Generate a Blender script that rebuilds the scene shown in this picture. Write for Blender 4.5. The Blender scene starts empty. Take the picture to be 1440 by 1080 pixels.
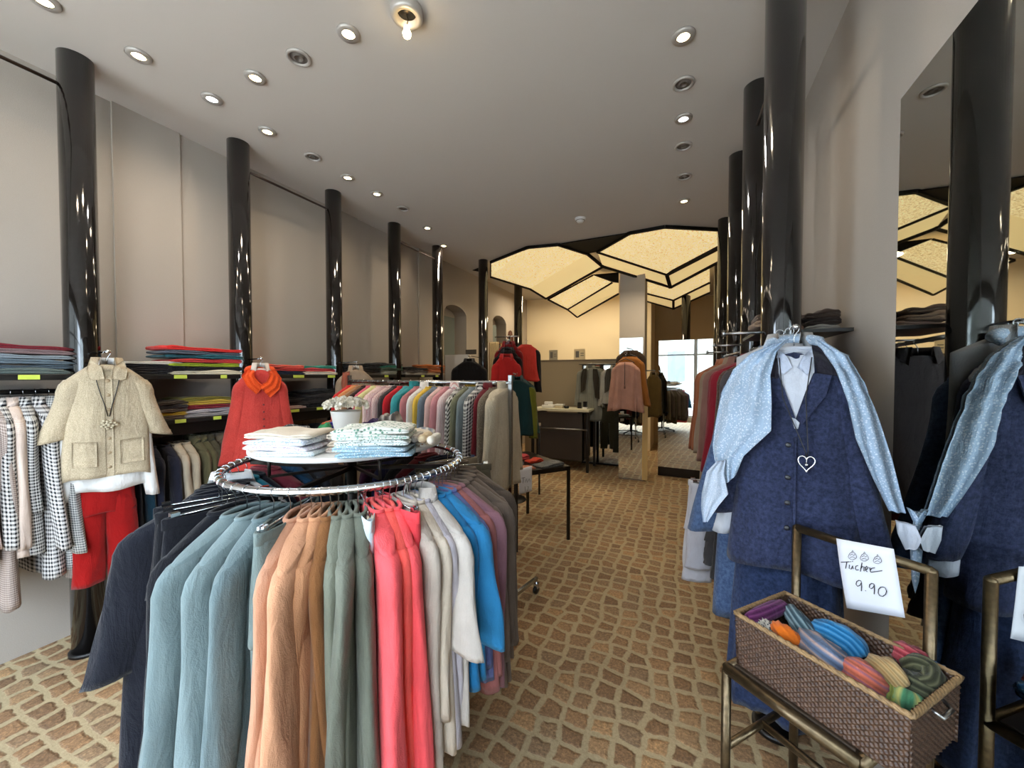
import bpy, math, random
import numpy as np
from mathutils import Vector, Matrix
R=math.radians
SC=bpy.context.scene
COL=SC.collection
# ------------------------------------------------------------ camera, world, daylight, exposure
F=541.0; YAW=R(24.1); PITCH=R(1.3); EYE=1.55
cam_d=bpy.data.cameras.new('camera'); cam=bpy.data.objects.new('camera',cam_d); COL.objects.link(cam)
cam.location=(0,0,EYE); cam.rotation_euler=(R(90)-PITCH,0,YAW)
cam_d.sensor_fit='HORIZONTAL'; cam_d.sensor_width=36; cam_d.lens=F/1440*36; cam_d.clip_start=.02
SC.camera=cam
SC.view_settings.view_transform='Standard'; SC.view_settings.look='None'
SC.view_settings.gamma=1; SC.view_settings.use_curve_mapping=False
SC.view_settings.exposure=0.3
W=bpy.data.worlds.new('daylight'); SC.world=W; W.use_nodes=True
bg=W.node_tree.nodes['Background']; bg.inputs[0].default_value=(.72,.85,1,1); bg.inputs[1].default_value=16.5
def portal(loc,rot,sx,sy):
    l=bpy.data.lights.new('window_portal','AREA'); l.shape='RECTANGLE'; l.size=sx; l.size_y=sy
    l.cycles.is_portal=True
    o=bpy.data.objects.new('window_portal',l); COL.objects.link(o); o.location=loc; o.rotation_euler=rot
portal((-1.3,-1.28,1.6),(R(90),0,0),3.9,2.9)
LAMP_W=10.0
SC.cycles.max_bounces=8; SC.cycles.diffuse_bounces=4; SC.cycles.glossy_bounces=4; SC.cycles.transparent_max_bounces=8
SC.cycles.caustics_reflective=False; SC.cycles.caustics_refractive=False; SC.cycles.sample_clamp_indirect=4

# point on the photograph's ray through (x,y), at a known world X, Y or Z
_f=np.array([-math.sin(YAW)*math.cos(PITCH),math.cos(YAW)*math.cos(PITCH),-math.sin(PITCH)])
_r=np.array([math.cos(YAW),math.sin(YAW),0.]); _u=np.cross(_r,_f)
def at(x,y,X=None,Y=None,Z=None):
    d=_f+_r*(x-720)/F-_u*(y-540)/F
    t=X/d[0] if X is not None else (Y/d[1] if Y is not None else (Z-EYE)/d[2])
    return np.array([0,0,EYE])+d*t
# ------------------------------------------------------------ materials
def lin(c):
    def g(v):
        v/=255.; return v/12.92 if v<=.04045 else ((v+.055)/1.055)**2.4
    return tuple(g(v) for v in c)
MC={}
class NT:
    def __init__(s,name):
        s.m=bpy.data.materials.new(name); s.m.use_nodes=True; s.t=s.m.node_tree
        s.b=s.t.nodes['Principled BSDF']
    def n(s,typ,ins=None,**kw):
        nd=s.t.nodes.new(typ)
        for k,v in kw.items(): setattr(nd,k,v)
        for k,v in (ins or {}).items():
            if isinstance(v,tuple) and hasattr(v[0],'outputs'): s.t.links.new(v[0].outputs[v[1]],nd.inputs[k])
            elif hasattr(v,'outputs'): s.t.links.new(v.outputs[0],nd.inputs[k])
            else:
                if isinstance(v,tuple) and len(v)==3 and nd.inputs[k].type=='RGBA': v=(*v,1)
                nd.inputs[k].default_value=v
        return nd
    def ramp(s,src,stops,interp='LINEAR'):
        r=s.n('ShaderNodeValToRGB',{0:src}); r.color_ramp.interpolation=interp
        e=r.color_ramp.elements
        while len(e)<len(stops): e.new(.5)
        for el,(p,c) in zip(e,stops): el.position=p; el.color=(*c,1)
        return r
    def base(s,src,out=0): s.t.links.new(src.outputs[out],s.b.inputs['Base Color'])
    def bump(s,src,strength=.3,dist=.01,out=0):
        bp=s.n('ShaderNodeBump',{'Strength':strength,'Distance':dist}); s.t.links.new(src.outputs[out],bp.inputs['Height'])
        s.t.links.new(bp.outputs[0],s.b.inputs['Normal'])
def plain(name,c,rough=.5,metal=0,bump=0,bscale=80,spec=.5,emit=0,var=0):
    k=('p',name,c,rough,metal,bump,bscale,emit,var)
    if k in MC: return MC[k]
    t=NT(name); l=lin(c); t.b.inputs['Base Color'].default_value=(*l,1)
    t.b.inputs['Roughness'].default_value=rough; t.b.inputs['Metallic'].default_value=metal
    t.b.inputs['Specular IOR Level'].default_value=spec
    tc=t.n('ShaderNodeTexCoord')
    if bump or var:
        nz=t.n('ShaderNodeTexNoise',{'Vector':(tc,3),'Scale':bscale,'Detail':3.})
        if bump: t.bump(nz,bump,.01)
        if var: t.base(t.ramp(nz,[(.3,tuple(v*(1-var) for v in l)),(.7,tuple(min(1,v*(1+var)) for v in l))]))
    if emit:
        t.b.inputs['Emission Color'].default_value=(*l,1); t.b.inputs['Emission Strength'].default_value=emit
    MC[k]=t.m; return t.m
def cloth(c,pat='plain',c2=(240,240,235),s=1.0,rough=.92):
    """fabric; patterns lie in the garment's own metre UVs"""
    k=('c',c,pat,c2,s,rough)
    if k in MC: return MC[k]
    t=NT('fabric'); a=lin(c); b=lin(c2)
    t.b.inputs['Roughness'].default_value=rough; t.b.inputs['Specular IOR Level'].default_value=.15
    t.b.inputs['Sheen Weight'].default_value=.12; t.b.inputs['Sheen Roughness'].default_value=.5
    uv=t.n('ShaderNodeUVMap',uv_map='uv'); sep=t.n('ShaderNodeSeparateXYZ',{0:uv})
    ob=t.n('ShaderNodeTexCoord')
    nz=t.n('ShaderNodeTexNoise',{'Vector':(ob,3),'Scale':9.,'Detail':4.})
    fine=t.n('ShaderNodeTexNoise',{'Vector':(ob,3),'Scale':300.,'Detail':3.})
    def M(op,x,y=0.):
        return t.n('ShaderNodeMath',{0:x,1:y},operation=op)
    def stripe(ch,per,duty=.5):
        return M('LESS_THAN',M('FRACT',M('MULTIPLY',(sep,ch),1/per)),duty)
    def mix(fac,x,y):
        m=t.n('ShaderNodeMix',data_type='RGBA'); 
        for i,v in ((0,fac),(6,x),(7,y)):
            if hasattr(v,'outputs'): t.t.links.new(v.outputs[2 if v.bl_idname=='ShaderNodeMix' else 0],m.inputs[i])
            elif isinstance(v,tuple): m.inputs[i].default_value=(*v,1)
            else: m.inputs[i].default_value=v
        return m
    if pat=='gingham':
        f=M('MULTIPLY',M('ADD',stripe(0,.02*s),stripe(1,.02*s)),.5); src=mix(f,b,a)
    elif pat=='stripe': src=mix(stripe(0,.024*s,.45),b,a)
    elif pat=='hstripe': src=mix(stripe(1,.024*s,.45),b,a)
    elif pat=='zigzag':
        zz=M('PINGPONG',(sep,0),.02*s); v=M('ADD',(sep,1),zz)
        src=mix(M('LESS_THAN',M('FRACT',M('MULTIPLY',v,1/(.03*s))),.5),b,a)
    elif pat in('floral','speckle'):
        vo=t.n('ShaderNodeTexVoronoi',{'Vector':(ob,3),'Scale':(70. if pat=='floral' else 160.)/s})
        src=mix(M('LESS_THAN',vo,.34),a,b)
    elif pat=='mosaic':
        vo=t.n('ShaderNodeTexVoronoi',{'Vector':(ob,3),'Scale':45./s}); src=mix(M('GREATER_THAN',(vo,1) if False else vo,.42),a,b)
    elif pat=='rainbow':
        r_=t.ramp(M('FRACT',M('MULTIPLY',(sep,0),1/(.09*s))),[(0,a),(.2,b),(.4,lin((90,150,120))),(.6,lin((225,150,60))),(.8,lin((120,70,120))),(1,a)])
        src=r_
    elif pat=='thin':
        r_=t.ramp(M('FRACT',M('MULTIPLY',(sep,0),1/(.03*s))),[(0,a),(.3,b),(.5,a),(.7,tuple(v*.55 for v in a)),(1,a)]); src=r_
    elif pat=='velvet':
        vn=t.n('ShaderNodeTexNoise',{'Vector':(ob,3),'Scale':75./s,'Detail':6.,'Roughness':.7}); src=mix(t.ramp(vn,[(.38,(0,0,0)),(.66,(1,1,1))]),a,b)
    elif pat=='melange': src=mix(t.ramp(fine,[(.42,(0,0,0)),(.6,(1,1,1))]),a,b)
    else: src=mix(0.,a,a)
    v=t.ramp(nz,[(.25,(.86,.86,.86)),(.75,(1.08,1.08,1.08))])
    mm=t.n('ShaderNodeMix',data_type='RGBA',blend_type='MULTIPLY'); mm.inputs[0].default_value=1
    t.t.links.new(src.outputs[2 if src.bl_idname=='ShaderNodeMix' else 0],mm.inputs[6]); t.t.links.new(v.outputs[0],mm.inputs[7])
    t.base(mm,2)
    mp=t.n('ShaderNodeMapping',{0:(ob,3),'Scale':(1.,1.,.28)}); wr=t.n('ShaderNodeTexNoise',{'Vector':mp,'Scale':26.,'Detail':5.,'Roughness':.55,'Distortion':.8})
    fb=M('ADD',M('MULTIPLY',fine,.10),M('ADD',nz,M('MULTIPLY',wr,.9))); t.bump(fb,.42,.025)
    MC[k]=t.m; return t.m
# ------------------------------------------------------------ mesh helpers
def link(o,parent=None):
    COL.objects.link(o)
    if parent is not None: o.parent=parent
    return o
def mobj(name,V,Fc,mat,parent=None,uv=None,smooth=True,loc=None,rot=None):
    me=bpy.data.meshes.new(name); me.from_pydata([tuple(map(float,v)) for v in V],[],[tuple(int(i) for i in f) for f in Fc])
    if uv is not None:
        l=me.uv_layers.new(name='uv'); idx=np.empty(len(me.loops),dtype=np.int32); me.loops.foreach_get('vertex_index',idx)
        l.data.foreach_set('uv',np.asarray(uv,dtype=np.float32)[idx].ravel())
    if smooth: me.polygons.foreach_set('use_smooth',[True]*len(me.polygons))
    if mat: me.materials.append(mat)
    me.update()
    o=bpy.data.objects.new(name,me)
    if loc is not None: o.location=loc
    if rot is not None: o.rotation_euler=rot
    return link(o,parent)
class MB:
    def __init__(s): s.V=[]; s.F=[]; s.U=[]
    def add(s,V,Fc,U=None):
        n=len(s.V); s.V+=[tuple(v) for v in V]; s.F+=[tuple(i+n for i in f) for f in Fc]
        s.U+= [tuple(u) for u in U] if U is not None else [(v[0]+v[1],v[2]) for v in V]; return s
    def box(s,a,b,M=None):
        x0,y0,z0=a;x1,y1,z1=b
        V=[(x0,y0,z0),(x1,y0,z0),(x1,y1,z0),(x0,y1,z0),(x0,y0,z1),(x1,y0,z1),(x1,y1,z1),(x0,y1,z1)]
        if M is not None: V=[tuple(M@Vector(v)) for v in V]
        return s.add(V,[(0,3,2,1),(4,5,6,7),(0,1,5,4),(1,2,6,5),(2,3,7,6),(3,0,4,7)])
    def bar(s,p,q,w,h=None,n=4):
        """bar between two points; n=4 gives a square section"""
        return s.tube([p,q],w if n>4 else w*math.sqrt(.5)*1.0,n, flat=(n==4))
    def tube(s,P,r,n=8,closed=False,flat=False,caps=True):
        P=[Vector(p) for p in P]; m=len(P); rr=r if hasattr(r,'__len__') else [r]*m
        V=[];U=[];L=0
        up=None
        for i in range(m):
            if closed: t=P[(i+1)%m]-P[i-1]
            else: t=P[min(i+1,m-1)]-P[max(i-1,0)]
            t.normalize()
            if up is None:
                up=Vector((0,0,1)) if abs(t.z)<.9 else Vector((1,0,0))
            a=t.cross(up)
            if a.length<1e-5: a=t.cross(Vector((1,0,0)))
            a.normalize(); b=a.cross(t).normalized(); up=b
            if i: L+=(P[i]-P[i-1]).length
            for k in range(n):
                w=2*math.pi*(k+(.5 if n==4 else 0))/n
                V.append(P[i]+a*(math.cos(w)*rr[i])+b*(math.sin(w)*rr[i])); U.append((rr[i]*w,L))
        Fc=[]
        for i in range(m if closed else m-1):
            j=(i+1)%m
            for k in range(n):
                l=(k+1)%n; Fc.append((i*n+k,i*n+l,j*n+l,j*n+k))
        if not closed and caps: Fc+=[tuple(range(n))[::-1],tuple((m-1)*n+k for k in range(n))]
        return s.add(V,Fc,U)
    def lathe(s,prof,c=(0,0,0),n=32,caps=False):
        V=[];m=len(prof)
        for r,z in prof:
            for k in range(n):
                w=2*math.pi*k/n; V.append((c[0]+r*math.cos(w),c[1]+r*math.sin(w),c[2]+z))
        Fc=[(i*n+k,i*n+(k+1)%n,(i+1)*n+(k+1)%n,(i+1)*n+k) for i in range(m-1) for k in range(n)]
        if caps: Fc+=[tuple(range(n))[::-1],tuple((m-1)*n+k for k in range(n))]
        return s.add(V,Fc)
    def prism(s,poly,z0,z1):
        n=len(poly); V=[(x,y,z0) for x,y in poly]+[(x,y,z1) for x,y in poly]
        return s.add(V,[tuple(range(n))[::-1],tuple(range(n,2*n))]+[(i,(i+1)%n,n+(i+1)%n,n+i) for i in range(n)])
    def slab(s,P,nrm,t):
        """3D polygon given real thickness along nrm"""
        n=len(P); nv=Vector(nrm).normalized()*t
        V=[Vector(p) for p in P]+[Vector(p)+nv for p in P]
        return s.add(V,[tuple(range(n)),tuple(range(n,2*n))[::-1]]+[(i,n+i,n+(i+1)%n,(i+1)%n) for i in range(n)])
    def o(s,name,mat,parent=None,smooth=False,**k): return mobj(name,s.V,s.F,mat,parent,uv=s.U,smooth=smooth,**k)
def bevel(o,w=.004,seg=2):
    m=o.modifiers.new('bevel','BEVEL'); m.width=w; m.segments=seg; m.limit_method='ANGLE'; return o
def thing(name,label,cat,loc=(0,0,0),rz=0,group=None,rot=None):
    o=bpy.data.objects.new(name,None); COL.objects.link(o); o.empty_display_size=.05
    o.location=tuple(map(float,loc)); o.rotation_euler=rot or (0,0,rz); o['label']=label; o['category']=cat
    if group: o['group']=group
    return o
def tag(o,label,cat,group=None):
    o['label']=label; o['category']=cat
    if group: o['group']=group
    return o
def struct(o): o['kind']='structure'; return o
def copy_tree(o,parent=None):
    c=o.copy(); COL.objects.link(c)
    if parent is not None: c.parent=parent; c.matrix_parent_inverse=o.matrix_parent_inverse
    for ch in [x for x in bpy.data.objects if x.parent==o]: copy_tree(ch,c)
    return c
# ------------------------------------------------------------ shared materials
m_black=plain('black_lacquer',(14,13,13),.45)
m_dark=plain('dark_steel',(38,33,29),.38,.6)
m_bronze=plain('bronze_tube',(92,78,58),.34,.85,bump=.05,bscale=60,var=.25)
m_chrome=plain('chrome',(205,208,212),.12,1)
m_steel=plain('brushed_steel',(150,150,150),.3,1)
m_white=plain('white_paint',(222,222,220),.5)
m_plast=plain('black_plastic',(16,16,17),.3)
m_clear=plain('clear_plastic',(190,195,200),.15)
m_mirror=plain('mirror_glass',(222,226,222),.015,1)
m_wall=plain('wall_plaster',(170,161,150),.9,bump=.12,bscale=240,var=.02)
m_wally=plain('wall_plaster_cream',(236,220,186),.9,bump=.12,bscale=240)
m_wallb=plain('wall_plaster_back',(190,165,125),.9,bump=.1,bscale=240)
m_ceil=plain('ceiling_paint',(197,190,182),.95,bump=.1,bscale=300)
def pole_mat():
    t=NT('black_marbled_stone'); tc=t.n('ShaderNodeTexCoord')
    mp=t.n('ShaderNodeMapping',{0:(tc,3),'Scale':(1,1,.35)})
    n1=t.n('ShaderNodeTexNoise',{'Vector':mp,'Scale':14.,'Detail':8.,'Roughness':.7,'Distortion':1.5})
    t.base(t.ramp(n1,[(.0,(.003,.003,.003)),(.62,(.006,.005,.005)),(.74,(.022,.02,.018))]))
    t.b.inputs['Roughness'].default_value=.09; t.b.inputs['Coat Weight'].default_value=.3; t.b.inputs['Coat Roughness'].default_value=.05
    return t.m
m_pole=pole_mat()
def floor_mat():
    """small rough stone setts in sandy joints"""
    t=NT('cobblestone_setts'); tc=t.n('ShaderNodeTexCoord')
    d1=t.n('ShaderNodeTexNoise',{'Vector':(tc,3),'Scale':3.,'Detail':2.})
    d2=t.n('ShaderNodeTexNoise',{'Vector':(tc,3),'Scale':34.,'Detail':3.})
    def off(nz,a):
        v=t.n('ShaderNodeVectorMath',{0:(nz,1),1:(.5,.5,.5)},operation='SUBTRACT')
        s=t.n('ShaderNodeVectorMath',{0:v},operation='SCALE'); s.inputs['Scale'].default_value=a; return s
    v=t.n('ShaderNodeVectorMath',{0:(tc,3),1:off(d1,.085)},operation='ADD')
    v=t.n('ShaderNodeVectorMath',{0:v,1:off(d2,.02)},operation='ADD')
    # every second row slides sideways by part of a stone
    sp=t.n('ShaderNodeSeparateXYZ',{0:v})
    row=t.n('ShaderNodeMath',{0:t.n('ShaderNodeMath',{0:(sp,1),1:1/.098},operation='MULTIPLY')},operation='FLOOR')
    sl=t.n('ShaderNodeMath',{0:t.n('ShaderNodeMath',{0:row,1:2.3},operation='MULTIPLY')},operation='SINE')
    xx=t.n('ShaderNodeMath',{0:t.n('ShaderNodeMath',{0:(sp,0),1:1/.112},operation='MULTIPLY'),1:t.n('ShaderNodeMath',{0:sl,1:.0},operation='MULTIPLY')},operation='ADD')
    yy=t.n('ShaderNodeMath',{0:(sp,1),1:1/.098},operation='MULTIPLY')
    cv=t.n('ShaderNodeCombineXYZ',{0:xx,1:yy})
    e=t.n('ShaderNodeTexVoronoi',{'Vector':cv,'Scale':1.,'Randomness':.30},feature='DISTANCE_TO_EDGE',voronoi_dimensions='2D')
    c=t.n('ShaderNodeTexVoronoi',{'Vector':cv,'Scale':1.,'Randomness':.30},feature='F1',voronoi_dimensions='2D')
    big=t.n('ShaderNodeTexNoise',{'Vector':(tc,3),'Scale':1.1,'Detail':2.})
    gr=t.n('ShaderNodeTexNoise',{'Vector':(tc,3),'Scale':70.,'Detail':6.,'Roughness':.8})
    cs=t.n('ShaderNodeSeparateXYZ',{0:(c,1)})
    stone=t.ramp((cs,0),[(0,lin((134,106,80))),(.35,lin((164,130,96))),(.7,lin((148,124,98))),(1,lin((184,148,108)))])
    g2=t.ramp(gr,[(.34,(.45,.43,.4)),(.52,(1.0,.98,.94)),(.68,(1.9,1.8,1.6))])
    m1=t.n('ShaderNodeMix',data_type='RGBA',blend_type='MULTIPLY'); m1.inputs[0].default_value=.9
    t.t.links.new(stone.outputs[0],m1.inputs[6]); t.t.links.new(g2.outputs[0],m1.inputs[7])
    mor=t.ramp(gr,[(.3,lin((168,150,116))),(.7,lin((200,182,146)))])
    ef=t.n('ShaderNodeMath',{0:e,1:t.n('ShaderNodeMath',{0:gr,1:.05},operation='MULTIPLY')},operation='ADD')
    f=t.ramp(ef,[(.12,(0,0,0)),(.172,(1,1,1))])
    m2=t.n('ShaderNodeMix',data_type='RGBA'); t.t.links.new(f.outputs[0],m2.inputs[0]); t.t.links.new(mor.outputs[0],m2.inputs[6]); t.t.links.new(m1.outputs[2],m2.inputs[7])
    m3=t.n('ShaderNodeMix',data_type='RGBA',blend_type='MULTIPLY'); m3.inputs[0].default_value=1
    bb=t.ramp(big,[(.3,(.82,.82,.82)),(.7,(1.12,1.1,1.06))]); t.t.links.new(m2.outputs[2],m3.inputs[6]); t.t.links.new(bb.outputs[0],m3.inputs[7])
    t.base(m3,2); t.b.inputs['Roughness'].default_value=.55; t.b.inputs['Specular IOR Level'].default_value=.4
    hf=t.ramp(ef,[(.12,(0,0,0)),(.24,(.8,.8,.8)),(.48,(1,1,1))])
    h=t.n('ShaderNodeMath',{0:hf,1:t.n('ShaderNodeMath',{0:gr,1:.6},operation='MULTIPLY')},operation='ADD')
    t.bump(h,.8,.010)
    return t.m
# ------------------------------------------------------------ room shell
CEIL=3.28; WL=-3.33; WR=.68; YB=8.3; YF=-1.2
struct(MB().box((WL-.3,YF-.1,-.1),(3.2,10.2,0)).o('floor',floor_mat()))
struct(MB().box((-12,-11,-.1),(12,YF-.1,-.02)).o('trim_9',plain('pavement',(200,196,188),.9,bump=.2,bscale=30)))  # pavement outside the shop, kept pale to bounce daylight onto the ceiling
struct(MB().box((WL-.1,YF,CEIL),(WR+.1,10.2,CEIL+.1)).o('ceiling',m_ceil))
# left wall with two arched niches
def wall_left():
    b=MB(); t=.35; x0,x1=WL-t,WL
    nich=[(4.92,5.58,1.72,2.66),(6.55,7.15,1.72,2.72)]
    ys=[YF]+[v for n in nich for v in n[:2]]+[YB+.4]
    for i in range(0,len(ys),2): b.box((x0,ys[i],0),(x1,ys[i+1],CEIL))
    for a,c,z0,z1 in nich:
        b.box((x0,a,0),(x1,c,z0)); b.box((x0-.02,a,z0),(x0+.12,c,z1+.1))
        r=(c-a)/2; N=12; pts=[]
        for k in range(N+1):
            s=-1+2*k/N; pts.append(((a+c)/2+r*s, z1-.16+.16*math.sqrt(max(0,1-(s*.97)**2))))
        for k in range(N):
            p,q=pts[k],pts[k+1]
            V=[(xx,yy,zz) for xx in(x0+.12,x1) for yy,zz in((p[0],p[1]),(q[0],q[1]),(q[0],CEIL),(p[0],CEIL))]
            b.add(V,[(0,1,2,3),(4,7,6,5),(0,4,5,1),(2,6,7,3),(1,5,6,2),(3,7,4,0)])
    return b
struct(wall_left().o('wall_left',m_wall))
for k,(a,c) in enumerate(((-.35,.28),(1.22,1.58),(2.86,3.22),(4.3,4.6))):
    struct(MB().box((WL,a,0),(WL+.018,c,CEIL)).o('trim_%d'%(k+1),m_wall))
m_niche=plain('niche_panel',(120,130,128),.6)
for k,(a,c,z0,z1) in enumerate(((4.92,5.58,1.72,2.5),(6.55,7.15,1.72,2.56))):
    d=MB().box((WL-.2,a+.02,z0),(WL-.17,c-.1,z1)).o('window_%d'%(k+1),m_niche); struct(d)
    MB().lathe([(0,-.012),(.012,-.012),(.012,.012),(0,.012)],(0,0,0),12).o('knob',m_black,d,True,loc=(WL-.165,a+.1,2.1))
struct(MB().box((WR,YF,0),(WR+.15,10,CEIL)).o('wall_right',m_wall))
struct(MB().box((WL-.3,YB,0),(-.62,YB+.15,CEIL)).o('wall_back',m_wally))
struct(MB().box((-.62,9.4,0),(WR+.1,9.55,CEIL)).o('wall_alcove',m_wallb))
struct(MB().box((-.74,YB+.15,0),(-.62,9.4,CEIL)).o('wall_return',m_wally))
struct(MB().box((WL-.3,YF-.15,2.95),(WR+.15,YF,CEIL)).o('wall_front',m_wall))
struct(MB().box((WL-.3,YF-.15,0),(WR+.15,YF,.16)).o('baseboard_front',m_wall))
m_glass=NT('window_glass').m
def glass():
    t=m_glass.node_tree; t.nodes.clear(); o=t.nodes.new('ShaderNodeOutputMaterial'); mx=t.nodes.new('ShaderNodeMixShader')
    a=t.nodes.new('ShaderNodeBsdfTransparent'); g=t.nodes.new('ShaderNodeBsdfGlossy'); g.inputs['Roughness'].default_value=.01
    mx.inputs[0].default_value=.06; t.links.new(a.outputs[0],mx.inputs[1]); t.links.new(g.outputs[0],mx.inputs[2]); t.links.new(mx.outputs[0],o.inputs[0])
glass()
m_frame=plain('window_frame_grey',(196,198,200),.4)
xs=[WL-.02,-2.0,-.72,WR]
for i in range(3):
    a,c=xs[i],xs[i+1]
    w=MB().box((a,YF-.1,.16),(c,YF-.04,.22)).box((a,YF-.1,2.89),(c,YF-.04,2.95)).box((a,YF-.1,.22),(a+.05,YF-.04,2.89)).box((c-.05,YF-.1,.22),(c,YF-.04,2.89)).box((a+.05,YF-.1,2.2),(c-.05,YF-.04,2.25)).o('window_%d'%(i+3),m_frame); struct(w)
    MB().box((a+.05,YF-.075,.22),(c-.05,YF-.069,2.2)).box((a+.05,YF-.075,2.25),(c-.05,YF-.069,2.89)).o('pane',m_glass,w)
# street front opposite the shop, seen through the windows (in the mirrors)
hb=thing('building','pale plastered building across the street, mirrored in the tall mirror','building',(-1,-11,0))
MB().box((-9,-1,0),(9,0,8)).o('wall',plain('facade',(118,116,110),.9,bump=.3,bscale=12,var=.1),hb)
for k in range(6):
    w=MB().box((-8+k*2.8,0,1.1),(-6.9+k*2.8,.06,3.0)).o('window',m_white,hb)
    MB().box((-7.93+k*2.8,.06,1.17),(-6.97+k*2.8,.075,2.93)).o('pane',plain('dark_pane',(70,85,95),.1),w)
# mirror on the right wall
mr=thing('wall_mirror','tall frameless mirror covering the right wall beside the basket','mirror',(WR,.4,0))
MB().box((-.008,-1.5,0.0),(0,1.375,2.5)).o('mirror_glass',m_mirror,mr)
# ------------------------------------------------------------ black round columns
def column(x,y,r,lab,top=CEIL,g=None):
    t=thing('round_column',lab,'column',(x,y,0),0,g)
    MB().lathe([(r,0.0),(r,top)],(0,0,0),48,True).o('shaft',m_pole,t,True)
    MB().lathe([(r,0),(r+.012,0),(r+.012,.02),(r,.02)],(0,0,0),48).o('base_ring',m_black,t,True)
    return t
def flat_caps(t):
    for c in t.children:
        for p in c.data.polygons:
            if len(p.vertices)>4: p.use_smooth=False
CL=[(-3.05,.98,'nearest the camera, behind the beige shirt'),(-3.05,1.82,'behind the coral top with orange scarf'),(-3.05,2.67,'third from the front, before the striped shirt'),
    (-3.05,3.51,'fourth from the front, between the dark stacks'),(-3.05,4.355,'fifth from the front, by the orange-brown stack'),(-2.78,5.15,'sixth from the front, at the canopy corner'),(-2.59,6.05,'farthest back, behind the red jackets')]
for x,y,l in CL: flat_caps(column(x,y,.0715,'shiny black column of the left row, '+l))
for x,y,l in [(.375,1.98,'nearest, behind the navy velvet suit'),(.385,2.74,'second from the front'),(.38,3.53,'third from the front'),(.40,4.9,'fourth from the front, at the canopy edge')]:
    flat_caps(column(x,y,.072,'shiny black column of the right row, '+l))
flat_caps(column(.42,5.75,.07,'slim black column of the right row, farthest, under the canopy'))
flat_caps(column(.02,7.6,.075,'black column standing in the dim back alcove'))
for (a,c,l) in (((-3.05,.1),(-3.05,.98),'nearest one, running out of the picture at upper left'),((-3.05,1.82),(-3.05,2.67),'between second and third left columns'),((-3.05,3.51),(-3.05,4.355),'between fourth and fifth left columns')):
    tag(MB().tube([(*a,3.1),(*c,3.1)],.009,10).o('tie_rod',plain('rod_brown',(60,48,42),.4,.7),None,True),'thin brown tie rod, '+l,'rod')
for (a,c,l) in (((.39,1.98),(.375,2.64),'first and second'),):
    tag(MB().tube([(*a,3.0),(*c,3.0)],.009,10).o('tie_rod',plain('rod_brown',(60,48,42),.4,.7),None,True),'thin brown tie rod between the %s right columns'%l,'rod')
# ------------------------------------------------------------ ceiling lamps
def spot(loc,power,col=(1,.80,.55),size=R(165),tilt=(0,0),blend=1.0,r=.035):
    l=bpy.data.lights.new('downlight_beam','SPOT'); l.energy=power; l.color=col; l.spot_size=size; l.spot_blend=blend; l.shadow_soft_size=r
    o=bpy.data.objects.new('downlight_beam',l); COL.objects.link(o); o.location=loc; o.rotation_euler=(tilt[0],tilt[1],0); return o
def emis(name,c,s):
    k=('e',name)
    if k in MC: return MC[k]
    t=NT(name); t.b.inputs['Base Color'].default_value=(*c,1); t.b.inputs['Emission Color'].default_value=(*c,1); t.b.inputs['Emission Strength'].default_value=s
    MC[k]=t.m; return t.m
m_lampw=emis('lamp_warm',(1,.78,.42),22); m_lampc=emis('lamp_cool',(.95,.97,1),14)
m_ring=plain('lamp_ring',(178,172,165),.4,.3)
LP=[(62,0,'at the top edge above the left wall'),(195,77,'nearest the first left column'),(359,108,'right of the paired lamp over the left columns'),(298,138,'white one left of the warm pair',1),(376,184,'right above the second left column'),
    (490,46,'beside the hanging bulb'),(489,249,'above the third left column'),(530,272,'right of the lamp over the third left column'),(601,320,'left one near the fifth left column'),(624,345,'smallest, nearest the canopy at left'),
    (961,50,'nearest of the right line'),(961,166,'cool white one in the right line',1),(962,282,'farthest of the right line, before the canopy')]
for a in LP:
    p=at(a[0],a[1],Z=CEIL); cool=len(a)>3
    t=thing('downlight','round recessed ceiling lamp, '+a[2],'lamp',(p[0],p[1],CEIL),0,'recessed lamps in the ceiling')
    MB().lathe([(.03,-.012),(.05,-.014),(.056,-.006),(.056,0),(.03,-.0)],(0,0,0),28).o('trim_ring',m_ring,t,True)
    MB().lathe([(.0,-.012),(.02,-.011),(.031,-.006),(.031,-.001)],(0,0,0),24).o('bulb',m_lampc if cool else m_lampw,t,True)
    s=spot((p[0],p[1],CEIL-.03),LAMP_W,(1,.93,.85) if cool else (1,.82,.6)); s.name='downlight_beam'
    s.parent=t; s.location=(0,0,-.03)
m_gril=plain('grille',(110,104,98),.5,.3)
for x,y,l in ((420,80,'left of the warm lamp at top'),(440,220,'above the third left column'),(567,293,'small and faint, before the fifth left column'),(961,117,'between the two nearest lamps of the right line'),(961,205,'behind the cool white lamp'),(962,248,'before the farthest lamp of the right line')):
    p=at(x,y,Z=CEIL); t=thing('ceiling_speaker','unlit ringed ceiling spot, '+l,'lamp',(p[0],p[1],CEIL),0,'unlit ceiling spots')
    MB().lathe([(.052,0),(.062,0),(.062,-.008),(.05,-.014),(.044,-.006),(.044,0)],(0,0,0),28).o('trim_ring',m_ring,t,True)
    MB().lathe([(0,-.004),(.018,-.004),(.02,-.01),(.024,-.01),(.026,-.003),(.044,-.003)],(0,0,0),28).o('reflector',m_gril,t,True)
p=at(816,307,Z=CEIL); t=thing('smoke_detector','small white smoke detector on ceiling before the canopy','smoke detector',(p[0],p[1],CEIL))
MB().lathe([(0,-.045),(.03,-.045),(.042,-.03),(.055,-.02),(.06,0)],(0,0,0),28).o('housing',m_white,t,True)
MB().lathe([(.043,-.028),(.05,-.028),(.05,-.024),(.043,-.024)],(0,0,0),28).o('vent_ring',m_gril,t,True)
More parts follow.
